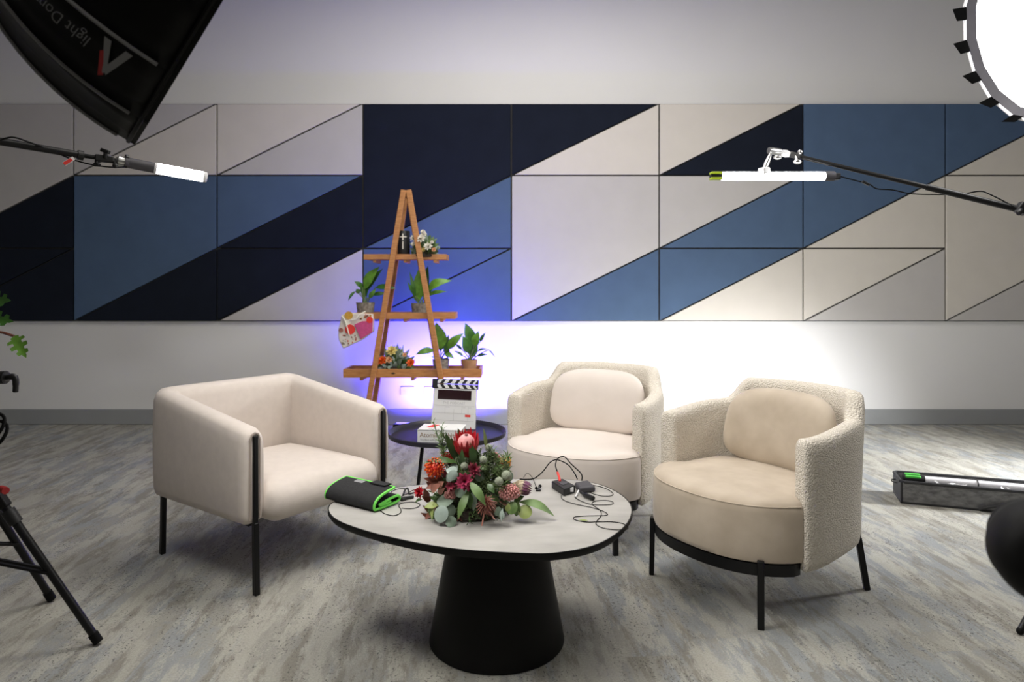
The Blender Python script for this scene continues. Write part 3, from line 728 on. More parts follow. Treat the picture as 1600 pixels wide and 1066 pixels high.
# ---- black candle jar with a white cross
y, z = SHELF[0]; cnd = Vector((P(631, 400, y - .05).x, y - .05, z + .0005))
cb = thing('candle_jar', 'black candle jar with a white cross on the top shelf', 'candle', cnd)
MB().lathe([(.044, 0), (.047, .004), (.047, .198), (.043, .203), (.040, .203), (.039, .190), (.001, .190)], cnd, n=32, capt=False).part('jar', M['candle'], cb)
mb = MB()
def curvebox(a0, a1, z0, z1):
    rows = []
    for zz in (z0, z1): rows.append([cnd + Vector((.0476 * math.sin(a), -.0476 * math.cos(a), zz)) for a in [a0 + (a1 - a0) * i / 6 for i in range(7)]])
    mb.grid(rows)
curvebox(-.09, .09, .130, .180); curvebox(-.62, .62, .152, .160); curvebox(-.08, .08, .062, .120)
mb.part('cross_print', M['crossw'], cb)
MB().cyl(cnd + Vector((0, 0, .19)), cnd + Vector((0, 0, .215)), .002, n=6).part('wick', M['crossw'], cb)

# ---- small flower arrangements helpers
def fleaf(t, b_, e_, wd, mt, nrm=(0, -1, .5), bend=.1, name='leaf', shape=.85, power=1.0, n=7, fold=.2):
    return MB().leaf(b_, e_, wd, nrm, bend=bend, fold=fold, n=n, shape=shape, power=power).part(name, M[mt], t)
def sphere_dirs(n, up=(0, 0, 1), cone=PI):
    up = Vector(up).normalized(); x = up.orthogonal().normalized(); y_ = up.cross(x); out = []
    for i in range(n):
        c = 1 - (1 - math.cos(cone)) * (i + .5) / n; s_ = math.sqrt(max(0, 1 - c * c)); a = i * 2.39996
        out.append(up * c + (x * math.cos(a) + y_ * math.sin(a)) * s_)
    return out
def blossom(parent, c, r, mt, heart, up=(0, -1, .6), rows=((1.25, 8), (.8, 7), (.4, 5)), wd=.75, name='flower'):
    """many-petalled bloom: thing > flower > petals"""
    up = Vector(up).normalized(); x = up.orthogonal().normalized(); y_ = up.cross(x); c = Vector(c)
    o = MB().ball(c, r * .28, 8, 5).part(name, M[heart], parent)
    for j, (tilt, n) in enumerate(rows):
        for k in range(n):
            a = 2 * PI * (k + j * .5) / n + random.uniform(-.12, .12)
            d = (x * math.cos(a) + y_ * math.sin(a)) * math.sin(tilt) + up * math.cos(tilt)
            MB().leaf(c + d * r * .12, c + d * r * random.uniform(.9, 1.08), r * wd, up, bend=.10, fold=.3, n=4, shape=.65).part('petal', M[mt], o)
    return o
def posy(label, px, zb_, Y, wpx, hpx, spec, seed):
    """low dome of foliage and blooms on a shelf"""
    random.seed(seed)
    c = P(px, 500, Y); s_ = Y / F; rx = wpx / 2 * s_; hz = hpx * s_
    base = Vector((c.x, Y, zb_ + .0005))
    t = thing('flower_posy', label, 'flowers', base, group='flower posies on the plant shelf')
    MB().lathe([(rx * .55, 0), (rx * .6, hz * .06), (rx * .5, hz * .22), (.001, hz * .3)], base, n=16, capt=False).part('base_foam', M['soil'], t)
    for i in range(96):
        a = random.uniform(0, 2 * PI); el = random.uniform(.0, 1.35)
        d = Vector((math.cos(a) * math.cos(el), math.sin(a) * math.cos(el) * .7, math.sin(el) * .9 + .12))
        e_ = base + Vector((d.x * rx, d.y * rx, d.z * hz)) * random.uniform(.7, 1.05); b_ = base + Vector((d.x * rx * .35, d.y * rx * .35, d.z * hz * .35))
        fleaf(t, b_, e_, random.uniform(.028, .055), random.choice(spec['leaf']), nrm=(random.uniform(-.5, .5), -1, .6))
    for (fx, fy, r, mt, hm) in spec['fl']:
        p = P(fx, fy, Y - .06 - .02 * random.random()); blossom(t, p, r * 1.25, mt, hm)
    return t
y, z = SHELF[0]
posy('small posy of white blooms beside the candle jar on the top shelf', 664, z, y - .05, 58, 38, dict(leaf=['dleaf', 'mleaf', 'gum', 'needle'], fl=[(647, 373, .028, 'whitefl', 'cream_p'), (658, 374, .032, 'whitefl', 'yellowfl'), (662, 367, .024, 'whitefl', 'yellowfl'), (669, 386, .030, 'whitefl', 'cream_p'), (646, 382, .018, 'whitefl', 'yellowfl'), (662, 391, .018, 'yellowfl', 'cream_p'), (675, 379, .014, 'whitefl', 'whitefl'), (678, 391, .018, 'peach', 'cream_p'), (684, 388, .016, 'gum_pale', 'gum'), (661, 363, .018, 'whitefl', 'cream_p')]), 3)
y, z = SHELF[2]
posy('posy of orange and yellow blooms with grey leaves on the bottom shelf', 618, z, y - .03, 70, 46, dict(leaf=['gum', 'gum', 'gum_pale', 'gum_pale', 'mleaf', 'dleaf'], fl=[(612, 549, .040, 'yellowfl', 'peach'), (597, 564, .034, 'orange', 'yellow'), (608, 563, .026, 'peach', 'orange'), (642, 568, .032, 'orange', 'rust'), (632, 555, .018, 'peach', 'cream_p'), (627, 556, .018, 'gum_pale', 'gum'), (589, 579, .016, 'yellowfl', 'mleaf')]), 4)
# ---- hanging gift bag
gy = FY - .02
gb = thing('gift_bag', 'white floral print gift bag hanging tilted from the left end of the middle shelf', 'bag', P(556, 543, gy))
def g(px, py, d=0.0): return P(px, py, gy) + Vector((0, d, 0))
body = [g(534, 492), g(545, 489), g(562, 490), g(582, 491), (g(583, 504)), g(582, 519), g(566, 531), g(536, 545), g(529, 531), g(528, 517)]
MB().prism(body, (0, 0, 0), (0, .075, 0)).part('bag_body', M['floral'], gb, bevel=.006)
def disc(px, py, rpx, mt, nm, d=-.006, n=12, sx=1.0):
    MB().prism([g(px + math.cos(2 * PI * k / n) * rpx * sx, py + math.sin(2 * PI * k / n) * rpx) for k in range(n)], (0, d, 0), (0, .0, 0)).part(nm, M[mt], gb)
MB().prism([g(554, 507), g(566, 502), g(583, 501), g(582, 519), g(564, 530)], (0, -.012, 0), (0, 0, 0)).part('pocket_panel', M['magenta'], gb, bevel=.003)
disc(547, 515, 8, 'red', 'printed_flower'); disc(545, 493, 6.5, 'mustard', 'printed_flower'); disc(578, 500, 5, 'red', 'printed_flower', -.014); disc(543, 504, 4.5, 'whitefl', 'printed_flower'); disc(533, 516, 3.5, 'rust2', 'printed_flower')
for k in range(26):
    px = random.uniform(533, 560); py = random.uniform(524, 540)
    if py > 545 - (px - 536) * .47 - 2: continue
    disc(px, py, random.uniform(.7, 1.3), random.choice(['rust', 'ink', 'redorange', 'dleaf']), 'printed_dot', -.003, 6)
for k in range(16):
    disc(random.uniform(556, 580), random.uniform(492, 499), random.uniform(.8, 1.6), random.choice(['rust', 'redorange', 'mustard', 'rust2']), 'printed_dot', -.004, 6)
for xs, xe in ((538, 558), (542, 562)):
    MB().tube(spline([g(534, 494, -.008), g(540, 502, -.012), g(546, 524, -.010)] if xs == 538 else [g(546, 500, -.01), g(556, 499, -.012), g(562, 492, -.008), g(570, 487, .02)], 6), .005, 6).part('ribbon', M['whitefl'], gb)
# ---- blue floor lamp
for bar_x, bar_y, bl_, lens_, blab in ((-.58, 5.472, .7, 'blue_lens', 'blue light bar on the floor behind the wooden plant shelf'), (.70, 5.30, .7, 'white_lens', 'white light bar on the floor behind the pale tub chair'), (1.80, 5.30, 1.0, 'white_lens', 'white light bar on the floor behind the tan tub chair')):
    lb = thing('light_bar', blab, 'lamp', (bar_x, bar_y, 0), group='floor light bars')
    MB().box((bar_x, bar_y, .035), (bl_ + .04, .06, .07)).part('housing', M['black'], lb, bevel=.005)
    MB().box((bar_x, bar_y + .028, .06), (bl_, .012, .03)).part('lens', M[lens_], lb)

# ------------------------------------------------------------------ softboxes
def softbox(name, label, C, axis, u0, R, D, diff, recess, seams, delta, rimmat, flaps):
    """C rim centre, axis points out of the opening, u0 the direction of rib angle zero"""
    axis = Vector(axis).normalized(); u0 = Vector(u0); u0 = (u0 - axis * u0.dot(axis)).normalized(); v0 = axis.cross(u0); C = Vector(C)
    NB = 16
    t = thing(name, label, 'softbox', C - axis * (D + .1))
    def prof(s): # s 0 rim .. 1 hub
        return R * math.cos(s * 1.43), -D * math.sin(s * 1.43)
    def pt(a, s, lift=0.0):
        r, h = prof(s); return C + axis * h + (u0 * math.cos(a) + v0 * math.sin(a)) * (r + lift)
    def gp(k, v, s, lift=0.0):     # point on gore k, v 0..1 across
        a = pt(delta + 2 * PI * k / NB, s, lift); b = pt(delta + 2 * PI * (k + 1) / NB, s, lift); return a.lerp(b, v)
    SS = [i / 14 for i in range(15)]
    for k in range(NB):
        mb = MB(); mb.grid([[gp(k, v, s) - (pt(delta + 2 * PI * (k + .5) / NB, s) - (C + axis * prof(s)[1])).normalized() * (.012 * math.sin(PI * v) * min(1, s * 4)) for v in (0, .33, .67, 1)] for s in SS]); g_ = mb.part('gore', M['fabric_black'], t)
        m_ = g_.modifiers.new('cloth_thickness', 'SOLIDIFY'); m_.thickness = .003; m_.offset = -1
        if seams: MB().tube([pt(delta + 2 * PI * k / NB, .035 + s * .965, .001) for s in SS], [.0045] * 15, 6).part('rib_piping', M['rib_trim'], t)
        if flaps:
            a = pt(delta + 2 * PI * k / NB, 0, -.01); c = pt(delta + 2 * PI * (k + .38) / NB, 0, -.02); rad_ = (a - C).normalized(); b = a + rad_ * .018 + axis * .045; d = c + rad_ * .015 + axis * .030
            mb = MB(); mb.prism([a, b, d, c], (0, 0, 0), axis * .006); mb.part('corner_flap', M['flap'], t)
        else:
            mb = MB(); q0 = gp(k, -.02, 0); q1 = gp(k, 1.02, 0); mb.prism([q0, q1, q1 + axis * .016, q0 + axis * .016], (0, 0, 0), (C - (q0 + q1) / 2).normalized() * .005); mb.part('rim_lip', M['fabric_black'], t)
    MB().tube([pt(delta + 2 * PI * k / NB, 0) for k in range(NB)], .008 if flaps else .006, 6, closed=True).part('rim', M[rimmat], t)
    rd = R * (1 - recess * 1.0)
    MB().add([C - axis * (recess * .25) + (u0 * math.cos(delta + 2 * PI * k / NB) + v0 * math.sin(delta + 2 * PI * k / NB)) * rd for k in range(NB)], [tuple(range(NB))]).part('diffuser', M[diff], t)
    if recess > .02:
        mb = MB(); mb.grid([[C + (u0 * math.cos(delta + 2 * PI * k / NB) + v0 * math.sin(delta + 2 * PI * k / NB)) * (R * .985) for k in range(NB)], [C - axis * (recess * .25 + .004) + (u0 * math.cos(delta + 2 * PI * k / NB) + v0 * math.sin(delta + 2 * PI * k / NB)) * (rd - .004) for k in range(NB)]], closed_u=True); mb.part('inner_lip', M['charcoal'], t)
    MB().lathe([(.065, -.02), (.07, 0), (.07, .05), (.06, .17), (.03, .19)], C - axis * D, axis=-axis, n=24).part('lamp_head', M['plastic'], t)
    return t, gp, prof
# left softbox, seen from outside
CL = P(334, -2, 1.8); ray = (CL - Vector((0, 0, CH))).normalized(); rt = ray.cross(Vector((0, 0, 1))).normalized(); up = rt.cross(ray)
tip = P(200, 222, 1.8); u_ = (tip - CL)
axL = ray.cross(u_).normalized()
if axL.x < 0: axL = -axL
RL = u_.length
side = axL.cross(u_.normalized()); sg = 1 if side.dot(ray) < 0 else -1     # +v0 must face the camera
dl = math.radians(13.5) if sg > 0 else math.radians(-13.5 - 22.5 * 2)
sbL, gpL, prL = softbox('octagonal_softbox', 'black softbox at top left with grey seams and a white lettered side', CL, axL, u_, RL, RL * 1.22, 'diff_L', 0.02, True, dl, 'fabric_black', False)
# gore number carrying the print: between rib at 36 and rib at 58 degrees on the camera side
gk = 1 if sg > 0 else 0
def gore_print(polys, name, m_, s0, v0_, du, dv, rot180=True):
    """map 2d lettering (x along text, y up) onto the gore: text runs from rim to hub"""
    vs, fs = polys; mb = MB(); out = []
    for p in vs:
        s_ = s0 + p.x * du; v = v0_ + p.y * dv
        out.append(gpL(gk, v, s_, .004))
    mb.add(out, fs); mb.part(name, M[m_], sbL)
VD = -1 if sg > 0 else 1
V0 = .62 if VD < 0 else .38
gore_print(text_polys('light Dome', 1.0, shear=.25, bold=-.012), 'lettering', 'print_white', .200, V0 + .12 * -VD, .042, .30 * VD)
lg = [(0, 0), (.32, 1), (.58, 1), (.26, 0)]; rg = [(.64, 0), (.9, 0), (.58, 1), (.45, .6)]
def quadpoly(q): return [Vector((a, b, 0)) for a, b in q], [(0, 1, 2, 3)]
gore_print(quadpoly([(0, -.1), (.24, -.1), (.56, .75), (.44, 1.0)]), 'logo_stroke', 'print_white', .095, V0 - .24 * VD, .085, .50 * VD)
gore_print(quadpoly([(.72, -.1), (.96, -.1), (.56, 1.0), (.44, .92)]), 'logo_stroke', 'print_white', .095, V0 - .24 * VD, .085, .50 * VD)
gore_print(quadpoly([(.80, .30), (.90, .38), (.64, 1.12), (.50, 1.0)]), 'logo_accent', 'print_red', .095, V0 - .24 * VD, .085, .52 * VD)
# right softbox, seen from the front
CR = P(1607, 47, 2.75)
axR = Vector((-.955, .06, -.30))
sbR, _, _ = softbox('octagonal_softbox', 'glowing white softbox with black corner flaps at the top right', CR, axR, (0, 0, 1), .385, .50, 'diff_R', .10, False, .13, 'white_pl', True)

# ------------------------------------------------------------------ stands
def stand(name, label, base, top, angs, rad, hub_z, cat='light stand', foot=None):
    t = thing(name, label, cat, base); b = Vector(base)
    MB().cyl(b + Vector((0, 0, .12)), Vector((b.x, b.y, top)), .014, .011, 14).part('pole', M['black'], t)
    MB().cyl(b + Vector((0, 0, hub_z - .03)), b + Vector((0, 0, hub_z + .03)), .026, n=16).part('collar', M['plastic'], t)
    for i, a in enumerate(angs):
        d = Vector((math.cos(a), math.sin(a), 0)); r_ = rad[i] if isinstance(rad, (list, tuple)) else rad
        f_ = b + d * r_ + Vector((0, 0, .012))
        l_ = MB().cyl(b + d * .02 + Vector((0, 0, hub_z)), f_, .011, n=12).part('leg', M['black'], t)
        MB().ball(f_, .012, 10, 6, (1, 1, 1)).part('rubber_foot', M['rubber'], l_)
        MB().bar(b + Vector((0, 0, .16)), b + d * r_ * .55 + Vector((0, 0, hub_z * .45 + .006)), .014, .006).part('brace', M['black'], t)
    return t
hL = CL - axL * (RL * 1.22 + .20)
sl_ = stand('light_stand', 'black light stand carrying the left softbox, beyond the left edge', (hL.x - .12, hL.y - .06, 0), hL.z, (2.7, 4.4, 5.3), .38, .5)
MB().tube([Vector((hL.x - .12, hL.y - .06, hL.z - .02)), hL + axL * .02], .014, 10).part('mount', M['plastic'], sl_)
hR = CR - axR.normalized() * .73
sr_ = stand('light_stand', 'black light stand carrying the right softbox, beyond the right edge', (hR.x + .05, hR.y + .05, 0), hR.z, (3.7, 5.0, .05), .40, .5)
MB().tube([Vector((hR.x + .05, hR.y + .05, hR.z - .02)), hR + axR * .02], .014, 10).part('mount', M['plastic'], sr_)
# left boom and its tube lamp
B0 = P(-190, 197, 2.45); B1 = P(0, 221, 2.75); B2 = P(128, 243, 2.97); B3 = P(190, 252, 3.05); T0 = P(196, 253.5, 3.06); T1 = P(244, 263, 3.13); T2 = P(318, 276.5, 3.22)
bst = (B0.x - .05, B0.y - .05, 0)
bl = stand('boom_stand', 'black boom arm reaching in from the left edge to a short tube lamp', bst, B0.z + .05, (2.5, 3.6, 5.0), .45, .55, 'boom stand')
MB().tube([B0 + (B0 - B1) * .3, B1, B2], [.017, .016, .015], 12).part('boom_arm', M['black'], bl)
MB().tube([P(121, 242, 2.96), P(130, 243.5, 2.975)], .021, 14).part('end_collar', M['plastic'], bl)
MB().tube([B2, B3], .0095, 10).part('extension_rod', M['black'], bl)
mb = MB(); mb.bar(P(148, 246.5, 2.99), P(178, 250, 3.03), .03, .03); mb.part('clamp', M['plastic'], bl, bevel=.005)
mb = MB(); mb.tube([P(164, 248, 3.0), P(165, 237, 3.0)], .009, 8); mb.bar(P(158, 234, 3.0), P(171, 238.5, 3.0), .018, .016); mb.part('tee_knob', M['plastic'], bl, bevel=.003)
mb = MB(); mb.tube([P(152, 247, 3.0), P(151, 257, 2.99)], .010, 8); mb.bar(P(147, 257.5, 2.99), P(156, 258, 2.99), .02, .014); mb.part('tee_knob', M['plastic'], bl, bevel=.003)
mb = MB(); mb.tube([P(178, 251, 3.03), P(180, 258, 3.02)], .008, 8); mb.ball(P(180, 259, 3.02), .012); mb.part('thumb_screw', M['plastic'], bl)
MB().tube(spline([P(0, 219, 2.73), P(20, 214.5, 2.75), P(45, 222, 2.8), P(80, 235, 2.88), P(110, 248, 2.93), P(140, 256.5, 2.97), P(170, 261, 3.0), P(198, 261, 3.05)], 6), .0035, 6).part('cable', M['rubber'], bl)
mb = MB(); q = [P(97, 254, 2.9), P(113, 244.5, 2.92), P(117, 249.5, 2.92), P(102, 259.5, 2.9)]; mb.prism(q, (0, 0, 0), (0, .002, 0)); tg = mb.part('paper_tag', M['white'], bl, label='red and white paper tag')
mb = MB(); q = [P(98, 254.3, 2.898), P(110, 247, 2.914), P(113.5, 250.8, 2.914), P(102, 258, 2.898)]; mb.prism(q, (0, -.001, 0), (0, .001, 0)); mb.part('red_print', M['red'], tg)
tl = thing('tube_lamp', 'short glowing tube lamp with charcoal grip on the left boom', 'lamp', T0, group='glowing tube lamps')
MB().tube([P(181, 250.5, 3.04), P(186, 251.5, 3.045), P(191, 252.5, 3.05), P(196, 253.5, 3.06)], [.014, .024, .020, .022], 16).part('metal_joint', M['chrome'], tl)
MB().tube([P(194, 253, 3.055), P(200, 254.3, 3.065), P(201, 254.6, 3.066), T1], [.026, .026, .024, .024], 20).part('grip', M['charcoal'], tl)
MB().tube([P(196, 246, 3.05), P(201, 247, 3.06)], .014, 8).part('knob', M['plastic'], tl)
MB().tube([P(241.5, 262.5, 3.127), T1 + (T2 - T1) * .02], .0262, 20).part('collar', M['white_pl'], tl)
MB().tube([T1, T2], .0245, 20).part('light_tube', M['tube'], tl)
MB().tube([T2, P(322.5, 277.3, 3.225), P(324, 277.6, 3.227)], [.025, .025, .018], 20).part('end_cap', M['white_pl'], tl)
# right boom and its tube lamp
RB0 = P(1246, 244, 3.20); RB1 = P(1600, 329, 2.80); d_ = (RB1 - RB0); RB2 = RB0 + d_ * 1.42
foot = onz(1594, 992, 0)
bb = Vector((RB2.x - .02, RB2.y, 0)); fd = foot - bb
br = stand('boom_stand', 'black boom arm slanting in from the right edge to the long tube lamp', bb, RB2.z + .06, (math.atan2(fd.y, fd.x), math.atan2(fd.y, fd.x) + 2.0, math.atan2(fd.y, fd.x) + 4.1), (fd.length, .5, .55), .62, 'boom stand')
MB().tube([RB0, RB0 + d_ * .6, RB0 + d_ * .601, RB2], [.0095, .0105, .0135, .0145], 12).part('boom_arm', M['black'], br)
mb = MB(); mb.bar(P(1233, 241, 3.22), P(1252, 245, 3.19), .028, .026); mb.part('clamp', M['plastic'], br, bevel=.004)
mb = MB(); mb.tube([P(1243, 243, 3.2), P(1245, 251, 3.18)], .007, 8); mb.ball(P(1246, 253, 3.18), .015, sc=(1.4, 1, .8)); mb.part('thumb_screw', M['chrome'], br)
mb = MB(); mb.tube([P(1249, 244, 3.19), P(1250, 238, 3.18)], .006, 8); mb.ball(P(1250, 238, 3.18), .012); mb.part('thumb_screw', M['chrome'], br)
MB().tube([P(1222, 239, 3.22), P(1228, 240.3, 3.22), P(1235, 242, 3.21)], [.015, .018, .012], 12).part('spigot', M['white_pl'], br)
MB().tube(spline([P(1596, 330, 2.78), P(1575, 318, 2.82), P(1545, 303, 2.86), P(1530, 299, 2.9), P(1500, 304, 2.93), P(1470, 304, 2.96), P(1425, 303, 3.0), P(1395, 297, 3.02), P(1370, 295, 3.05), P(1357, 287, 3.07), P(1340, 283, 3.09), P(1314, 276, 3.1)], 6), .0028, 6).part('cable', M['rubber'], br)
mb = MB(); mb.bar(P(1347, 283.5, 3.08), P(1359, 289.5, 3.07), .014, .012); mb.part('cable_plug', M['plastic'], br, bevel=.003)
mb = MB(); mb.bar(P(1590, 322, 2.80), P(1606, 330, 2.79), .05, .045); mb.tube([P(1596, 328, 2.78), P(1591, 334, 2.77)], .012, 8); mb.part('boom_collar', M['plastic'], br, bevel=.005)
t2 = thing('tube_lamp', 'long glowing tube lamp with lime green end bands under the right boom', 'lamp', P(1210, 275, 3.1), group='glowing tube lamps')
ty = 275.3
MB().tube([P(1128, ty, 3.12), P(1288, ty, 3.12)], .0195, 20).part('light_tube', M['tube'], t2)
MB().tube([P(1110, ty, 3.12), P(1127, ty, 3.12)], .0175, 16).part('end_cap', M['plastic'], t2)
for dz in (.012, -.013):
    mb = MB(); mb.box(P(1118, ty, 3.12) + Vector((0, -.006, dz)), (.052, .036, .011)); mb.part('lime_band', M['lime'], t2, bevel=.003)
MB().tube([P(1288, ty, 3.12), P(1291, ty, 3.12), P(1303, ty, 3.12)], [.021, .023, .023], 16).part('end_cap', M['charcoal'], t2)
mb = MB(); mb.box(P(1307, 276, 3.12), (.03, .03, .03)); mb.part('plug', M['plastic'], t2, bevel=.004)
MB().box(P(1208, 269.6, 3.12), (.46, .02, .006)).part('back_strip', M['white_pl'], t2)
mb = MB(); mb.bar(P(1189, 267, 3.10), P(1199, 267, 3.12), .04, .03); mb.part('mount_clip', M['white_pl'], t2, bevel=.006)
MB().tube(spline([P(1194, 266, 3.12), P(1197, 258, 3.14), P(1203, 243, 3.17)], 4), [.010, .010, .011, .011, .013, .013, .012, .010, .009], 10).part('mount_stem', M['chrome'], t2)
MB().tube([P(1201, 235.5, 3.18), P(1207, 236, 3.185), P(1219, 237, 3.2)], [.015, .017, .014], 12).part('ball_joint', M['chrome'], t2)
MB().ball(P(1215, 246, 3.17), .016, sc=(1.3, .8, .7)).part('wing_nut', M['chrome'], t2)

# ------------------------------------------------------------------ tripod at the left edge
fA = onz(153, 1002, 0.012); fB = onz(80, 935, 0.012); apex = Vector((-2.0, 2.14, 1.07))
tr = thing('camera_tripod', 'black tripod at the left edge with braced legs and a lever handle', 'tripod', (-2.0, 2.14, 0))
fC = Vector((-2.55, 1.85, .012))
for i, f_ in enumerate((fA, fB, fC)):
    kn = apex.lerp(f_, .46)
    l_ = MB().bar(apex, kn + (f_ - kn) * .22, .034, .028, up=(0, 1, 0)).part('leg', M['black'], tr, bevel=.004)
    MB().cyl(kn, f_, .0135, .0125, 14).part('lower_leg', M['black'], l_)
    mb = MB(); dd = (f_ - kn).normalized(); mb.tube([kn + dd * .16, kn + dd * .21], .020, 12); mb.part('clamp', M['plastic'], l_)
    MB().cyl(f_ - dd * .03, f_ + dd * .004, .0155, n=14).part('rubber_foot', M['rubber'], l_)
hub = Vector((-1.93, 2.15, .36))
MB().cyl((hub.x, hub.y, .33), (hub.x, hub.y, .39), .03, n=14).part('spreader_hub', M['plastic'], tr)
for f_ in (fA, fB, fC):
    k2 = apex.lerp(f_, .78); sdv = (f_ - apex).cross(Vector((0, 0, 1))).normalized() * .012
    for s_ in (-1, 1): MB().bar(hub + sdv * s_, k2 + sdv * s_, .010, .008).part('brace', M['black'], tr)
MB().bar(apex.lerp(fA, .52), Vector((-1.95, 2.15, .45)), .022, .008).part('strap', M['charcoal'], tr)
mb = MB(); mb.tube([P(2, 764, 2.14), P(9, 767, 2.12)], .011, 10); mb.part('red_lock', M['print_red'], tr)
MB().cyl((apex.x, apex.y, 1.0), (apex.x, apex.y, 1.12), .05, .045, 20).part('bowl', M['plastic'], tr)
MB().cyl((apex.x, apex.y, .78), (apex.x, apex.y, 1.02), .022, n=16).part('centre_column', M['black'], tr)
MB().tube(spline([P(-6, 592, 2.1), P(-14, 620, 2.07), P(-6, 640, 2.05), P(-10, 649, 2.05)], 5), .004, 6).part('hanging_cable', M['rubber'], tr)
mb = MB(); mb.tube([Vector((apex.x, apex.y, .885)), P(-60, 592, 2.1), P(9, 590, 2.1), P(9.5, 590, 2.1), P(10, 590, 2.1)], [.02, .02, .02, .02, .014], 14); mb.part('pan_axle', M['plastic'], tr)
MB().tube(spline([P(10, 590, 2.1), P(17, 589, 2.1), P(22, 589.5, 2.1), P(24.5, 595, 2.1), P(24.5, 606, 2.1), P(24, 613, 2.1)], 4), [.008] * 4 + [.010] * 6 + [.009] * 5 + [.008] * 5 + [.0065], 10).part('lever', M['plastic'], tr)
for k in range(2):
    c_ = P(-8 + k * 3, 664 + k * 12, 2.05); pts = [c_ + Vector((.026 * math.cos(a) * (1 + .1 * k), .01 * math.sin(a * 2), .034 * math.sin(a))) for a in [2 * PI * i / 20 for i in range(20)]]
    MB().tube(pts, .005, 8, closed=True).part('cable_loop', M['rubber'], tr)

# ------------------------------------------------------------------ leafy plant at the left edge
pp = Vector((-2.52, 3.0, 0))
lp = thing('potted_plant', 'leafy green plant with lobed leaves poking in at the left edge', 'plant', pp)
MB().lathe([(.10, 0), (.13, .004), (.16, .26), (.165, .30), (.15, .30), (.145, .27)], pp, n=32, capt=False).part('pot', M['pot_grey'], lp)
MB().lathe([(.146, .27), (.001, .28)], pp, n=24, capb=False).part('soil', M['soil'], lp)
def lobed(base, tip, wd, nrm, mt):
    base = Vector(base); tip = Vector(tip); d = tip - base; t_ = d.normalized(); L = d.length; nr = Vector(nrm); nr = (nr - t_ * nr.dot(t_)).normalized(); s_ = t_.cross(nr)
    mb = MB(); pr = [(0, .05), (.08, .45), (.16, .40), (.20, .85), (.32, .95), (.30, .45), (.42, .42), (.46, .9), (.60, .85), (.56, .38), (.68, .34), (.74, .62), (.85, .52), (.82, .22), (.92, .18), (1, .02)]
    vs = []; 
    for sg_ in (-1, 1):
        for u, v in pr: vs.append(base + d * u + s_ * sg_ * v * wd / 2 + nr * (.12 * v * wd + .06 * L * math.sin(PI * u)))
    for u, v in pr: vs.append(base + d * u + nr * .06 * L * math.sin(PI * u))
    n_ = len(pr); fs = []
    for o_ in (0, n_):
        for i in range(n_ - 1): fs.append((o_ + i, o_ + i + 1, 2 * n_ + i + 1, 2 * n_ + i))
    mb.add(vs, fs); return mb.part('leaf', M[mt], lp)
for (bx_, by_, tx_, ty_, w_, Y_, mt) in ((22, 525, 41, 559, .075, 2.9, 'lily2'), (-22, 474, 17, 470, .10, 2.95, 'lily'), (-25, 500, 21, 503, .09, 2.92, 'lily'), (-60, 440, -30, 400, .12, 3.0, 'lily'), (-110, 430, -150, 380, .13, 3.05, 'lily2'), (-130, 520, -180, 540, .12, 2.95, 'lily')):
    b_ = P(bx_, by_, Y_); e_ = P(tx_, ty_, Y_ - .03)
    st0 = pp + Vector((random.uniform(-.05, .05), random.uniform(-.05, .05), .27))
    mid_ = Vector((pp.x + .06, pp.y, .75)) if bx_ > -60 else Vector((pp.x - .03, pp.y, .75))
    last = [st0, mid_, P(-20, 524, 2.92), b_] if bx_ == 22 else [st0, mid_, b_]
    MB().tube(spline(last, 8), .006, 6).part('stalk', M['rust'] if bx_ == 22 else M['stem'], lp)
    lobed(b_, e_, w_, (.2, -1, .5), mt)

# ------------------------------------------------------------------ equipment case with a spare tube
qa = onz(1407, 787, 0); qb = onz(1560, 801.5, 0); ec = (qb - qa).normalized(); en_ = Vector((-ec.y, ec.x, 0)); LC, DC, HC = 1.15, .225, .125
cs = thing('equipment_case', 'open long charcoal equipment case on the floor at the right', 'case', qa)
def cq(u, v, z): return qa + ec * u + en_ * v + Vector((0, 0, z))
def cbox(u0, u1, v0, v1, z0, z1, nm, mt, bvl=.004):
    return MB().prism([cq(u0, v0, z0), cq(u1, v0, z0), cq(u1, v1, z0), cq(u0, v1, z0)], (0, 0, 0), (0, 0, z1 - z0)).part(nm, M[mt], cs, bevel=bvl)
cbox(0, LC, 0, DC, 0.0, .012, 'bottom', 'case_edge'); cbox(.012, LC - .012, 0, .014, .012, HC - .012, 'front_panel', 'case', 0); cbox(.012, LC - .012, DC - .014, DC, .012, HC - .012, 'rear_panel', 'case', 0)
cbox(0, .012, 0, DC, .012, HC - .012, 'end_panel', 'case_edge'); cbox(LC - .012, LC, 0, DC, .012, HC - .012, 'end_panel', 'case_edge')
cbox(.014, LC - .014, .016, DC - .016, .012, HC - .055, 'foam_lining', 'foam', 0)
rim_ = [cq(.02, .003, HC - .008), cq(LC - .02, .003, HC - .008), cq(LC - .003, .02, HC - .008), cq(LC - .003, DC - .02, HC - .008), cq(LC - .02, DC - .003, HC - .008), cq(.02, DC - .003, HC - .008), cq(.003, DC - .02, HC - .008), cq(.003, .02, HC - .008)]
MB().tube(rim_, .0085, 8, closed=True).part('rim_binding', M['case_edge'], cs)
MB().tube([cq(.006, .004, .01), cq(.006, .004, HC - .01)], .006, 8).part('corner_binding', M['case_edge'], cs)
MB().tube(spline([cq(.36, -.006, .010), cq(.41, -.02, .035), cq(.48, -.024, .042), cq(.56, -.02, .035), cq(.62, -.006, .008)], 5), .009, 8).part('handle', M['case_edge'], cs)
MB().tube(spline([cq(.01, DC * .6, HC - .03), cq(-.02, DC * .55, HC - .03), cq(-.022, DC * .45, HC - .035), cq(.006, DC * .4, HC - .04)], 4), .003, 6).part('pull_tab', M['case_edge'], cs)
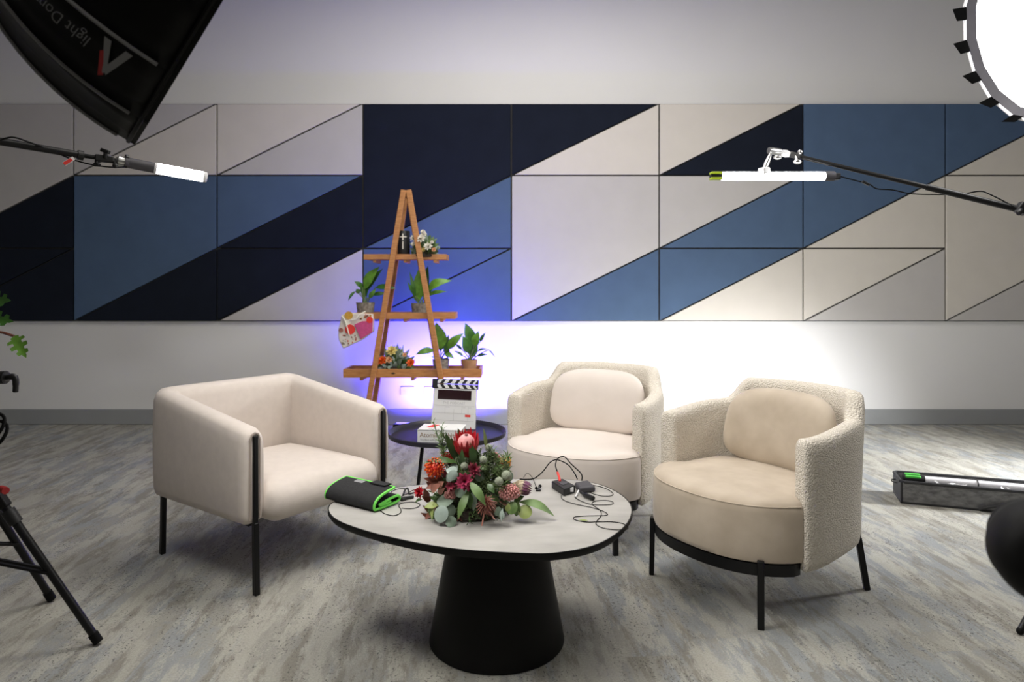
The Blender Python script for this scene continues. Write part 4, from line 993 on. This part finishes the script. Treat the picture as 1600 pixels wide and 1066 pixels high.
stb = thing('spare_tube_lamp', 'unlit white tube lamp with a bright green end lying in the equipment case', 'lamp', cq(.5, .115, HC - .05))
za = HC - .014; va = .11
MB().tube([cq(.135, va, za), cq(1.08, va, za)], .0205, 16).part('light_tube', M['tube_off'], stb)
MB().tube([cq(.03, va, za), cq(.135, va, za)], .0225, 14).part('end_cap', M['plastic'], stb)
for dv, dz in ((-.012, .012), (.010, .018)):
    MB().prism([cq(.04, va + dv - .009, za + dz - .004), cq(.115, va + dv - .009, za + dz - .004), cq(.115, va + dv + .009, za + dz - .004), cq(.04, va + dv + .009, za + dz - .004)], (0, 0, 0), (0, 0, .013)).part('green_band', M['green'], stb, bevel=.003)
for u in (.38, .86):
    MB().tube([cq(u, va, za) + (en_ * math.cos(a) + Vector((0, 0, 1)) * math.sin(a)) * .022 for a in [2 * PI * i / 16 for i in range(16)]], .003, 6, closed=True).part('strap_ring', M['plastic'], stb)
wr = thing('plastic_wrap', 'crumpled clear plastic strips on the tube in the equipment case', 'wrapping', cq(.4, .07, za))
random.seed(5)
for k in range(14):
    u = random.choice([.22, .25, .28, .45, .50, .54, .82]) + random.uniform(-.03, .03)
    MB().leaf(cq(u, .06, za - .02), cq(u + random.uniform(-.06, .08), .03 + random.uniform(0, .05), za + random.uniform(-.005, .012)), .012, (random.uniform(-1, 1), -1, 1), bend=.2, n=3).part('strip', M['white_pl'], wr)

# ------------------------------------------------------------------ out of focus camera at the right edge
cm = Vector((.786, 1.0, CH - (866 - HY) / F * 1.0))
vc = thing('video_camera', 'blurred black round camera lens close to the viewer at the right edge', 'camera', cm - Vector((0, 0, .09)))
MB().lathe([(.001, -.062), (.030, -.058), (.052, -.050), (.066, -.034), (.072, -.012), (.072, .03), (.066, .05), (.055, .06), (.055, .09)], cm, axis=(.35, .93, 0), n=40).part('lens_hood', M['rubber'], vc)
o_ = MB(); rbox(o_, cm + Vector((.13, .10, -.045)), (.12, .18, .10), .02, n=3, M=Matrix.Rotation(-.36, 3, 'Z')); o2 = o_.part('camera_body', M['plastic'], vc); weld(o2)
MB().box(cm + Vector((.13, .10, -.105)), (.06, .09, .02)).part('mount_plate', M['plastic'], vc)
tb = Vector((cm.x + .13, cm.y + .10, 0))
t3 = stand('camera_tripod', 'black tripod under the blurred camera, below the right edge', tb, cm.z - .116, (.1, 4.3, 5.3), .33, .45, 'tripod')

# ------------------------------------------------------------------ black pouch with green binding
random.seed(11)
pL = onz(533, 777, TZ); pR = onz(598, 793, TZ); ax = (pR - pL); ax.z = 0; plen = .235; ax.normalize(); ac = Vector((-ax.y, ax.x, 0))
pc = (pL + pR) / 2 + Vector((0.0, 0, 0)); pc.z = TZ
pch = thing('folded_pouch', 'black padded pouch with bright green edges folded on the coffee table', 'pouch', pc)
prof = spline([Vector((a, 0, b)) for a, b in [(.040, .060), (.005, .055), (-.030, .046), (-.050, .032), (-.056, .017), (-.048, .0075), (0, .0075), (.045, .0085), (.062, .014), (.064, .022), (.054, .029), (.02, .028), (-.015, .022), (-.034, .0185), (-.02, .0165), (.02, .0175)]], 4)
def pp_(p, u, off=0): return pc + ax * u + ac * p.x + Vector((0, 0, p.z))
def sheet_rows(u):
    out = []
    m_ = len(prof)
    for sgn in (1, -1):
        idx = range(m_) if sgn > 0 else range(m_ - 1, -1, -1)
        for i in idx:
            d = (prof[min(i + 1, m_ - 1)] - prof[max(i - 1, 0)]).normalized(); nn = Vector((-d.z, 0, d.x)) * .0035 * sgn
            out.append(pp_(prof[i] + nn, u))
    return out
US = [-plen / 2, -plen / 4, 0, plen / 4, plen / 2]
mb = MB(); mb.grid([sheet_rows(u) for u in US], closed_u=True); mb.part('padded_sheet', M['neoprene'], pch, angle=60)
for u in (-plen / 2, plen / 2): MB().tube([pp_(p, u) for p in prof], .0048, 7).part('green_binding', M['green_trim'], pch)
MB().tube([pp_(prof[0], u) for u in US], .0048, 7).part('green_binding', M['green_trim'], pch)
mb = MB(); mb.prism([pp_(Vector((.02, 0, .063)), .02), pp_(Vector((.045, 0, .066)), .03), pp_(Vector((.045, 0, .066)), .10), pp_(Vector((.02, 0, .063)), .09)], (0, 0, 0), (0, 0, .004)); mb.part('flap', M['neoprene'], pch)
mb = MB(); mb.prism([pp_(Vector((.012, 0, .0605)), -.05), pp_(Vector((.030, 0, .0635)), -.05), pp_(Vector((.030, 0, .0635)), -.01), pp_(Vector((.012, 0, .0605)), -.01)], (0, 0, 0), (0, 0, .001)); mb.part('woven_label', M['ink'], pch)

# ------------------------------------------------------------------ microphones, packs and cables on the table
def T(px, py, h=0.0): return onz(px, py, TZ) + Vector((0, 0, h))
def cable(pts, r, name, mt, label, cat, k=6):
    pts = [p + Vector((0, 0, r + .0006)) for p in pts]; b_ = pts[0].copy(); b_.z = TZ
    return MB().tube(spline(pts, k), r, 6).top(name, M[mt], label, cat, b_)
def pack(name, label, c4, h, mt, bvl):
    b_ = sum(c4, Vector()) / 4
    t_ = thing(name, label, 'transmitter', b_); MB().prism([p + Vector((0, 0, .0005)) for p in c4], (0, 0, 0), (0, 0, h)).part('housing', M[mt], t_, bevel=bvl, seg=3); return t_
p1 = pack('microphone_transmitter', 'small black wireless transmitter with a red plugged cable on the coffee table', [T(861.5, 763), T(881, 776), T(899, 770), T(879, 758.5)], .026, 'plastic', .004)
MB().prism([T(869, 764, .0268), T(880, 770, .0268), T(888, 766.5, .0268), T(877, 762, .0268)], (0, 0, 0), (0, 0, .0006)).part('label_plate', M['charcoal'], p1)
mb = MB(); mb.bar(T(879, 774, .012), T(894, 768, .012), .004, .014); mb.part('metal_clip', M['chrome'], p1)
MB().tube([T(875, 764, .027), T(873.5, 761, .037), T(871, 759, .05)], .0045, 8).part('red_plug', M['red'], p1)
p2 = pack('microphone_transmitter', 'charcoal rounded wireless receiver pack lying beside the black transmitter', [T(897, 763), T(906, 772), T(931, 769.5), T(919, 759)], .022, 'charcoal', .008)
MB().box(T(893, 772, .016), (.014, .010, .014)).part('usb_plug', M['white_pl'], p2)
mic = thing('clip_microphone', 'black stick shaped clip microphone in front of the receiver pack', 'microphone', T(918, 779))
MB().tube([T(908, 774, .009), T(913, 777, .009), T(914, 777.5, .009), T(927, 783, .009)], [.005, .005, .0085, .008], 10).part('body', M['plastic'], mic)
MB().tube([T(899, 778, .003), T(904, 772, .012)], .0032, 6).part('tag', M['white_pl'], mic)
l1 = thing('lavalier_microphone', 'tiny black lapel microphone clip right of the flowers', 'microphone', T(842, 768))
mb = MB(); mb.ball(T(838, 766, .007), .006); mb.ball(T(844, 764, .010), .006); mb.part('capsule', M['rubber'], l1)
mb = MB(); mb.bar(T(837, 768, .0035), T(845, 768, .0035), .008, .006); mb.bar(T(841, 767, .002), T(843, 763.5, .012), .006, .005); mb.part('clip', M['plastic'], l1)
MB().tube(spline([T(838, 763, .002), T(832, 752, .012), T(824, 747, .018), T(818, 749, .006)], 5), .0012, 5).part('lead', M['rubber'], l1)
MB().tube(spline([T(812, 750, .003), T(822, 750.5, .003), T(835, 750, .006), T(848, 746, .022), T(858, 742, .045), T(866, 741, .056), T(874, 741, .055), T(888, 746, .048), T(898, 755, .036), T(902, 759, .024)], 6), .0023, 7).top('audio_cable', M['rubber'], 'thick black cable arching from the flowers up over the table into the receiver', 'cable', T(812, 750))
MB().tube(spline([T(871, 759, .05), T(868, 753, .065), T(872, 745, .072), T(882, 743, .073), T(892, 749, .06), T(908, 758, .042), T(909, 761, .024)], 6), .0023, 7).top('audio_cable', M['rubber'], 'black cable looping from the red plug over into the receiver pack', 'cable', T(885, 757))
cable([T(x, y) for x, y in [(877, 775), (878, 780), (886, 785), (904, 790), (924, 794), (940, 799), (949, 804), (946, 806.5), (930, 807), (912, 807.5), (898, 809), (896.5, 812), (904, 815), (918, 817), (935, 816.5), (955, 816.5), (972, 819), (981, 824), (978, 828.5), (958, 828.5), (942, 826), (932, 821), (932, 816), (939, 807), (938, 799), (930, 793), (925, 788), (930, 784), (945, 783), (957, 785), (956, 789), (940, 790), (922, 789), (908, 784), (898, 778)]], .0013, 'microphone_cable', 'rubber', 'thin black cable snaking in loops over the right end of the coffee table', 'cable', 7)
cable([T(x, y) for x, y in [(926, 759), (940, 762), (952, 767), (958, 773), (952, 776), (938, 775.5), (922, 771)]], .0012, 'microphone_cable', 'rubber', 'short thin cable curving behind the receiver pack', 'cable')
MB().leaf(T(904, 814, .002), T(920, 815, .002), .012, (0, 0, 1), fold=.3).top('fallen_leaf', M['yleaf'], 'small pale green leaf fallen among the thin cable loops', 'leaf', T(904, 814))
l2 = thing('lavalier_microphone', 'black lapel microphone lying between the pouch and the flowers', 'microphone', T(640, 778))
MB().tube([T(627, 783.5, .006), T(633, 781.5, .006), T(634, 781, .006), T(646, 779, .006)], [.0075, .0075, .006, .005], 10).part('body', M['plastic'], l2)
mb = MB(); mb.tube(spline([T(630, 775, .003), T(633, 770, .010), T(637, 769.5, .014), T(639, 774, .006)], 4), .0035, 7); mb.tube([T(640, 774, .005), T(650, 772, .006)], .003, 7); mb.part('clip', M['plastic'], l2)
cable([T(x, y) for x, y in [(590, 772), (589, 784), (592, 795), (598, 802), (608, 806), (618, 806.5), (626, 802), (626, 796), (623, 792), (626, 788), (636, 786), (648, 786), (656, 789), (652, 794), (640, 796), (628, 795)]], .0013, 'microphone_cable', 'rubber', 'thin black cable trailing from the green edged pouch toward the flowers', 'cable')
cable([T(x, y) for x, y in [(660, 764), (645, 767), (637, 772), (622, 778), (612, 774), (612, 769), (622, 765), (634, 764.5)]], .0012, 'microphone_cable', 'rubber', 'thin cable loop behind the lapel microphone beside the pouch', 'cable')

# ------------------------------------------------------------------ the big flower arrangement
random.seed(21)
FBY = 2.25
fc = Vector((P(735, 800, FBY).x, FBY, TZ))
fa = thing('flower_arrangement', 'large arrangement of red protea and native flowers on the coffee table', 'flowers', fc)
def FP(px, py, d=0.0): return P(px, py, FBY + d)
def zx(x): return 630 + x / 5.328
def zy(y): return 640 + y / 5.328
def Z_(x, y, d=0.0): return FP(zx(x), zy(y), d)
MB().lathe([(.11, .001), (.12, .008), (.115, .03), (.09, .06), (.05, .085), (.001, .09)], fc + Vector((.0, .02, 0)), n=24, capt=False).part('floral_foam', M['soil'], fa)
core = fc + Vector((-.01, .02, .02))
# fine filler foliage: sprigs each with its own needles
def sprig(b_, e_, n, ln, mt):
    b_ = Vector(b_); e_ = Vector(e_); mb = MB(); mb.tube([b_, b_.lerp(e_, .5) + Vector((0, 0, .004)), e_], .0014, 5)
    ax_ = (e_ - b_).normalized(); x_ = ax_.orthogonal().normalized(); y2 = ax_.cross(x_)
    for i in range(n):
        u = .25 + .75 * i / n; a = i * 2.4; c_ = b_.lerp(e_, u)
        d = (x_ * math.cos(a) + y2 * math.sin(a)) * .8 + ax_ * .7
        mb.leaf(c_, c_ + d.normalized() * ln * random.uniform(.7, 1.1), ln * .16, ax_, bend=.1, n=2)
    return mb.part('sprig', M[mt], fa)
for i in range(120):
    a = random.uniform(0, 2 * PI); el = random.uniform(.05, 1.45)
    d = Vector((math.cos(a) * math.cos(el), math.sin(a) * math.cos(el), math.sin(el)))
    if d.y > .55: continue
    rxx = .155; L_ = Vector((d.x * rxx, d.y * .125, d.z * .20))
    k = random.uniform(.78, 1.0)
    sprig(core + L_ * .35, core + L_ * k, 14, random.uniform(.016, .028), random.choice(['needle', 'needle', 'mleaf', 'dleaf']))
for x, y, tx, ty in ((720, 560, 640, 380), (700, 600, 760, 330), (640, 520, 600, 350), (740, 560, 800, 420), (330, 420, 320, 140), (340, 420, 250, 100), (350, 400, 300, 230), (330, 440, 340, 330), (700, 470, 730, 330), (640, 640, 740, 560), (600, 700, 690, 600), (540, 860, 570, 935), (600, 850, 640, 930), (470, 850, 520, 930), (640, 560, 560, 430), (760, 620, 860, 500), (660, 700, 740, 660), (380, 330, 330, 200)):
    sprig(Z_(x, y, -.02), Z_(tx, ty, -.055), 22, .024, random.choice(['needle', 'mleaf']))
for i in range(120):
    a = random.uniform(PI * .95, 2.05 * PI); el = random.uniform(-.05, 1.25)
    d = Vector((math.cos(a) * math.cos(el), math.sin(a) * math.cos(el), math.sin(el)))
    L_ = Vector((d.x * .135, d.y * .105, d.z * .155)); e_ = core + L_ * random.uniform(.8, 1.0); e_.z = max(e_.z, TZ + .006)
    fleaf(fa, core + L_ * .35, e_, random.uniform(.020, .032), random.choice(['dleaf', 'dleaf', 'needle', 'mleaf', 'dleaf', 'gum']), nrm=(random.uniform(-.5, .5), -1, random.uniform(0, .8)), bend=random.uniform(.05, .2), name='filler_leaf')
for i in range(46):
    a = random.uniform(PI * 1.0, 2.0 * PI); d = Vector((math.cos(a), math.sin(a), 0)); b_ = fc + Vector((-.005, .02, .055)) + d * .07
    e_ = fc + Vector((-.005, .02, random.uniform(.006, .035))) + Vector((d.x * random.uniform(.12, .15), d.y * random.uniform(.12, .15), 0))
    sprig(b_, e_, 16, .022, random.choice(['needle', 'needle', 'dleaf', 'rust']))
for i in range(70):
    x = random.uniform(560, 880); y = random.uniform(380, 680); dd_ = -.05 - .05 * (y - 380) / 300
    sprig(Z_(x + random.uniform(-20, 20), y + 90, dd_ + .03), Z_(x, y, dd_), 20, random.uniform(.018, .028), random.choice(['needle', 'needle', 'mleaf']))
for i in range(50):
    x = random.uniform(200, 620); y = random.uniform(420, 880); dd_ = -.03 - .07 * (y - 420) / 460
    sprig(Z_(x * .8 + 110, y + 60, dd_ + .04), Z_(x, y, dd_), 18, random.uniform(.016, .024), random.choice(['needle', 'dleaf', 'rust', 'mleaf']))
# the king protea
pc_ = Z_(525, 330, -.04); pax = Vector((.02, -.38, 1)).normalized()
pr_ = MB().lathe([(.012, -.02), (.024, .0), (.029, .018), (.026, .036), (.016, .048), (.004, .053)], pc_, axis=pax, n=20).part('protea', M['p_pink'], fa)
MB().lathe([(.006, .050), (.005, .056), (.001, .058)], pc_, axis=pax, n=10).part('heart', M['p_dark'], pr_)
px_ = pax.orthogonal().normalized(); py2 = pax.cross(px_)
for row, (r0_, h0, h1, r1_, n_, wd) in enumerate(((.022, -.008, .056, .041, 14, .013), (.024, -.014, .044, .043, 14, .014), (.020, -.022, .026, .040, 12, .015))):
    for k in range(n_):
        a = 2 * PI * (k + .5 * row) / n_; rd = px_ * math.cos(a) + py2 * math.sin(a); j = random.uniform(-.005, .005)
        MB().leaf(pc_ + pax * h0 + rd * r0_, pc_ + pax * (h1 + j) + rd * r1_, wd, -rd, bend=-.10, fold=.3, n=5, shape=.8, power=.6).part('bract', M['p_red'], pr_)
# pincushions
def pincushion(c, r, up, m1, m2, nm='pincushion'):
    c = Vector(c); up = Vector(up).normalized(); o = MB().ball(c, r * .72, 12, 8).part(nm, M[m2], fa)
    for i, d in enumerate(sphere_dirs(70, up, 1.9)):
        tip = c + d * r * random.uniform(.9, 1.08) + up * r * .18
        MB().tube([c + d * r * .4, c + d * r * .8, tip], [r * .06, r * .06, r * .10], 4).part('style', M[m1 if i % 3 else m2], o)
pincushion(Z_(270, 492, -.08), .032, (-.3, -.8, .5), 'orange', 'redorange'); pincushion(Z_(365, 410, -.02), .020, (0, -.6, .8), 'redorange', 'redorange')
# yellow and orange banksia
def spike(c, ax_, L_, r, m1, m2, nm):
    ax_ = Vector(ax_).normalized(); c = Vector(c); o = MB().lathe([(r * .35, 0), (r * .5, L_ * .2), (r * .45, L_ * .8), (.001, L_)], c, axis=ax_, n=10).part(nm, M[m2], fa)
    x_ = ax_.orthogonal().normalized(); y2 = ax_.cross(x_)
    for i in range(70):
        h = L_ * (i + .5) / 70; a = i * 2.4; d = x_ * math.cos(a) + y2 * math.sin(a)
        MB().tube([c + ax_ * h + d * r * .4, c + ax_ * (h + .002) + d * r, c + ax_ * (h + .006) + d * r * 1.05], [r * .07, r * .09, r * .12], 4).part('style', M[m1 if i % 2 else m2], o)
spike(Z_(835, 490, -.02), (.15, -.15, 1), .032, .019, 'yellow', 'orange', 'banksia')
# silver brunia balls on stems
for x, y, r, d in ((508, 472, .0118, -.10), (668, 418, .0118, -.09), (712, 315, .0115, -.04), (860, 550, .0165, -.08), (797, 598, .0135, -.11)):
    c = Z_(x, y, d); b_ = MB().ball(c, r, 16, 10).part('brunia_ball', M['brunia'], fa)
    MB().tube([c - Vector((0, 0, r * .8)), c + Vector((random.uniform(-.01, .01), .03, -.05))], .0018, 6).part('stem', M['stem'], b_)
    for k in range(9):
        a = k * .7; dd = Vector((math.cos(a), -.5 * abs(math.sin(a)) + .2, -.6 + .5 * math.sin(a)))
        MB().leaf(c - Vector((0, 0, r)), c - Vector((0, 0, r)) + dd.normalized() * .026, .0035, (0, -1, 0), bend=.15, n=2).part('needle_leaf', M['needle'], b_)
# pink rice flower
def rice(c, rx, rz, n, nm='rice_flower'):
    c = Vector(c); o = MB().ball(c, rx * .75, 10, 6, (1, .7, rz / rx)).part(nm, M['rust2'], fa); mb = MB()
    for d in sphere_dirs(n, (0, -.9, .4), 1.75):
        p = c + Vector((d.x * rx, d.y * rx * .75, d.z * rz)) * random.uniform(.85, 1.05)
        MB().ball(p, random.uniform(.0030, .0044), 6, 4).part('bud', M['pink'], o)
rice(Z_(885, 690, -.09), .033, .024, 80); rice(Z_(762, 400, -.03), .014, .018, 28); rice(Z_(390, 715, -.09), .016, .014, 30)
# purple tipped protea lying to the right
c = Z_(930, 640, -.04); pa = Vector((.95, -.25, -.10)).normalized(); x_ = pa.orthogonal().normalized(); y2 = pa.cross(x_)
o = MB().lathe([(.010, -.01), (.016, .005), (.019, .03), (.015, .045), (.001, .05)], c, axis=pa, n=16).part('protea_bud', M['cream_p'], fa)
for row in range(2):
    for k in range(14):
        a = 2 * PI * (k + .5 * row) / 14; rd = x_ * math.cos(a) + y2 * math.sin(a)
        b0_ = c + rd * .015; b1_ = c + pa * (.036 - row * .006) + rd * .0215; b2_ = c + pa * (.055 - row * .008) + rd * .013
        MB().leaf(b0_, b1_, .012, rd, bend=.08, n=4, shape=.7).part('bract', M['cream_p'], o)
        MB().leaf(c + pa * .022 + rd * .0208, b2_, .010, rd, bend=.12, n=4, shape=.8).part('bract_tip', M['purple'], o)
# maroon dahlias and a crimson bloom
blossom(fa, Z_(510, 605, -.118), .032, 'maroon2', 'maroon', up=(.1, -.9, .4), rows=((1.35, 10), (.95, 9), (.5, 6)), wd=.55)
blossom(fa, Z_(590, 510, -.09), .027, 'maroon', 'maroon', up=(.2, -.8, .6), rows=((1.35, 9), (.9, 8), (.5, 5)), wd=.55)
blossom(fa, Z_(400, 640, -.10), .020, 'maroon', 'maroon', up=(-.2, -.9, .3), rows=((1.3, 8), (.8, 7)), wd=.55)
blossom(fa, Z_(142, 690, -.03), .022, 'p_red', 'maroon', up=(-.5, -.8, .3), rows=((1.3, 9), (.8, 8), (.4, 4)), wd=.6)
# rust coloured leucadendron
for (x, y, tx, ty, w_, d, mt) in ((300, 610, 165, 570, .020, -.08, 'rust'), (310, 620, 180, 660, .020, -.09, 'rust2'), (300, 640, 340, 600, .022, -.12, 'rust2'), (230, 680, 320, 615, .024, -.11, 'rust2'), (250, 660, 190, 600, .02, -.07, 'rust'), (320, 600, 260, 540, .02, -.05, 'rust'), (330, 560, 370, 500, .02, -.06, 'maroon'), (200, 740, 170, 650, .022, -.06, 'rust'), (230, 760, 150, 720, .02, -.05, 'rust'), (290, 700, 350, 650, .018, -.1, 'rust2'), (250, 900, 145, 860, .016, -.05, 'rust'), (240, 860, 180, 920, .018, -.06, 'rust'), (230, 850, 160, 800, .016, -.05, 'rust'), (560, 480, 560, 430, .016, -.07, 'rust'), (540, 500, 590, 440, .014, -.08, 'rust')):
    fleaf(fa, Z_(x, y, d + .02), Z_(tx, ty, d - .01), w_, mt, nrm=(random.uniform(-.3, .3), -1, .3), bend=.12, name='bract_leaf')
# dark spider protea
c = Z_(690, 790, -.13)
o = MB().ball(c, .012, 10, 6).part('spider_protea', M['rust'], fa)
for i, d in enumerate(sphere_dirs(60, (0.05, -.8, .1), 1.75)):
    e_ = c + d * random.uniform(.026, .036); m_ = c + d * .018 + Vector((0, 0, .004))
    MB().tube([c + d * .006, m_, e_ + Vector((0, 0, -.004))], [.0016, .0018, .0012], 4).part('thread', M['rust' if i % 2 else 'rust2'], o)
for (tx, ty) in ((655, 970), (760, 915)): MB().tube([Z_(690 + (tx - 690) * .4, 850, -.14), Z_(tx, ty, -.16)], [.003, .0022], 6).part('stem_end', M['rust2'], fa)
# eucalyptus: round leaves
def roundleaf(x, y, r, d, mt, nrm):
    c = Z_(x, y, d); nr = Vector(nrm).normalized(); x_ = nr.orthogonal().normalized(); y2 = nr.cross(x_); mb = MB()
    vs = [c + nr * r * .10]; n_ = 14
    for rr in (.55, 1.0):
        for k in range(n_):
            a = 2 * PI * k / n_; wv = rr * r * (1 + .06 * math.cos(2 * a)); vs.append(c + (x_ * math.cos(a) + y2 * math.sin(a)) * wv + nr * r * (.06 if rr < 1 else -.05 + .06 * math.sin(3 * a)))
    fs = [(0, 1 + k, 1 + (k + 1) % n_) for k in range(n_)] + [(1 + k, 1 + n_ + k, 1 + n_ + (k + 1) % n_, 1 + (k + 1) % n_) for k in range(n_)]
    mb.add(vs, fs); return mb.part('round_leaf', M[mt], fa)
for x, y, r, d, mt, nrm in ((315, 872, .0255, -.130, 'gum_pale', (-.45, -1, .30)), (385, 850, .022, -.115, 'gum', (.6, -1, .25)), (350, 755, .027, -.10, 'gum', (-.1, -.6, 1.0)), (400, 935, .018, -.13, 'gum', (.4, -.9, .7)), (412, 548, .0165, -.115, 'gum_pale', (.2, -1, .2)), (405, 503, .018, -.10, 'gum_pale', (0, -.45, 1)), (380, 575, .013, -.10, 'gum_pale', (-.6, -.8, .1)), (420, 480, .014, -.07, 'gum_pale', (.2, -.7, .7)), (790, 530, .020, -.06, 'gum', (-.3, -1, .5)), (880, 560, .018, -.04, 'gum', (.6, -.8, .3)), (1015, 850, .0235, -.10, 'yleaf', (.2, -.8, .8)), (905, 820, .020, -.11, 'mleaf', (-.5, -.9, .3)), (820, 880, .013, -.14, 'gum_pale', (-.8, -.7, .2)), (640, 560, .016, -.08, 'gum', (.2, -1, .4)), (480, 680, .020, -.10, 'gum', (-.2, -.9, .5)), (790, 850, .014, -.13, 'gum', (.6, -.9, .2)), (235, 900, .02, -.06, 'dleaf', (-.6, -.9, .2))):
    roundleaf(x, y, r, d, mt, nrm)
# long leaves
for (x, y, tx, ty, w_, d0, d1, mt, nrm, bd) in (
    (455, 445, 165, 445, .026, -.06, -.09, 'dleaf', (0, -.6, 1), .10), (430, 420, 352, 190, .022, -.03, -.05, 'dleaf', (.3, -1, .1), .05), (455, 400, 395, 230, .022, -.02, -.04, 'dleaf', (.3, -1, .1), .04),
    (500, 470, 490, 330, .020, -.075, -.09, 'dleaf', (-.3, -1, .2), .05), (590, 460, 555, 275, .026, -.075, -.085, 'dleaf', (.4, -1, .2), .05), (620, 420, 600, 330, .018, -.05, -.06, 'dleaf', (.5, -1, .1), .05),
    (690, 330, 668, 155, .013, -.02, -.03, 'yleaf', (.6, -1, .1), .03), (480, 260, 455, 155, .014, .0, -.01, 'dleaf', (.3, -1, 0), .04), (555, 605, 688, 805, .028, -.13, -.165, 'mleaf', (.2, -1, .5), .14),
    (545, 680, 455, 920, .026, -.12, -.155, 'mleaf', (-.3, -1, .4), .10), (530, 680, 560, 830, .028, -.11, -.13, 'dleaf', (.3, -1, .3), .08), (570, 690, 585, 850, .026, -.10, -.125, 'gum', (.5, -1, .2), .08),
    (290, 800, 175, 815, .026, -.10, -.10, 'yleaf', (-.1, -.7, .9), .12), (250, 780, 240, 930, .012, -.10, -.12, 'yleaf', (-.6, -1, 0), .05), (960, 770, 1260, 892, .034, -.06, -.085, 'mleaf', (-.1, -.5, 1), .16),
    (920, 780, 1010, 720, .026, -.06, -.05, 'dleaf', (0, -.5, 1), .1), (860, 850, 880, 780, .018, -.13, -.12, 'yleaf', (.3, -1, 0), .05), (940, 890, 960, 760, .03, -.10, -.09, 'mleaf', (-.4, -.9, .4), .08),
    (830, 820, 820, 940, .014, -.13, -.15, 'gum_pale', (-.8, -.7, 0), .05), (100, 770, 160, 750, .016, -.02, -.03, 'dleaf', (0, -.6, 1), .1), (250, 440, 190, 430, .008, -.08, -.09, 'dleaf', (0, -1, .4), .1),
    (700, 620, 760, 700, .02, -.10, -.12, 'dleaf', (.3, -1, .3), .1), (600, 620, 520, 640, .018, -.1, -.12, 'dleaf', (0, -1, .6), .1), (740, 520, 830, 490, .018, -.05, -.07, 'mleaf', (.1, -1, .7), .1), (840, 620, 900, 640, .018, -.05, -.07, 'mleaf', (.1, -1, .7), .1), (620, 480, 700, 500, .016, -.07, -.09, 'mleaf', (.1, -1, .7), .1), (800, 760, 690, 720, .018, -.10, -.12, 'dleaf', (.1, -1, .7), .1)):
    fleaf(fa, Z_(x, y, d0), Z_(tx, ty, d1), w_, mt, nrm=nrm, bend=bd, name='long_leaf', n=9)

for o in list(bpy.data.objects):
    if '_w' in o: del o['_w']
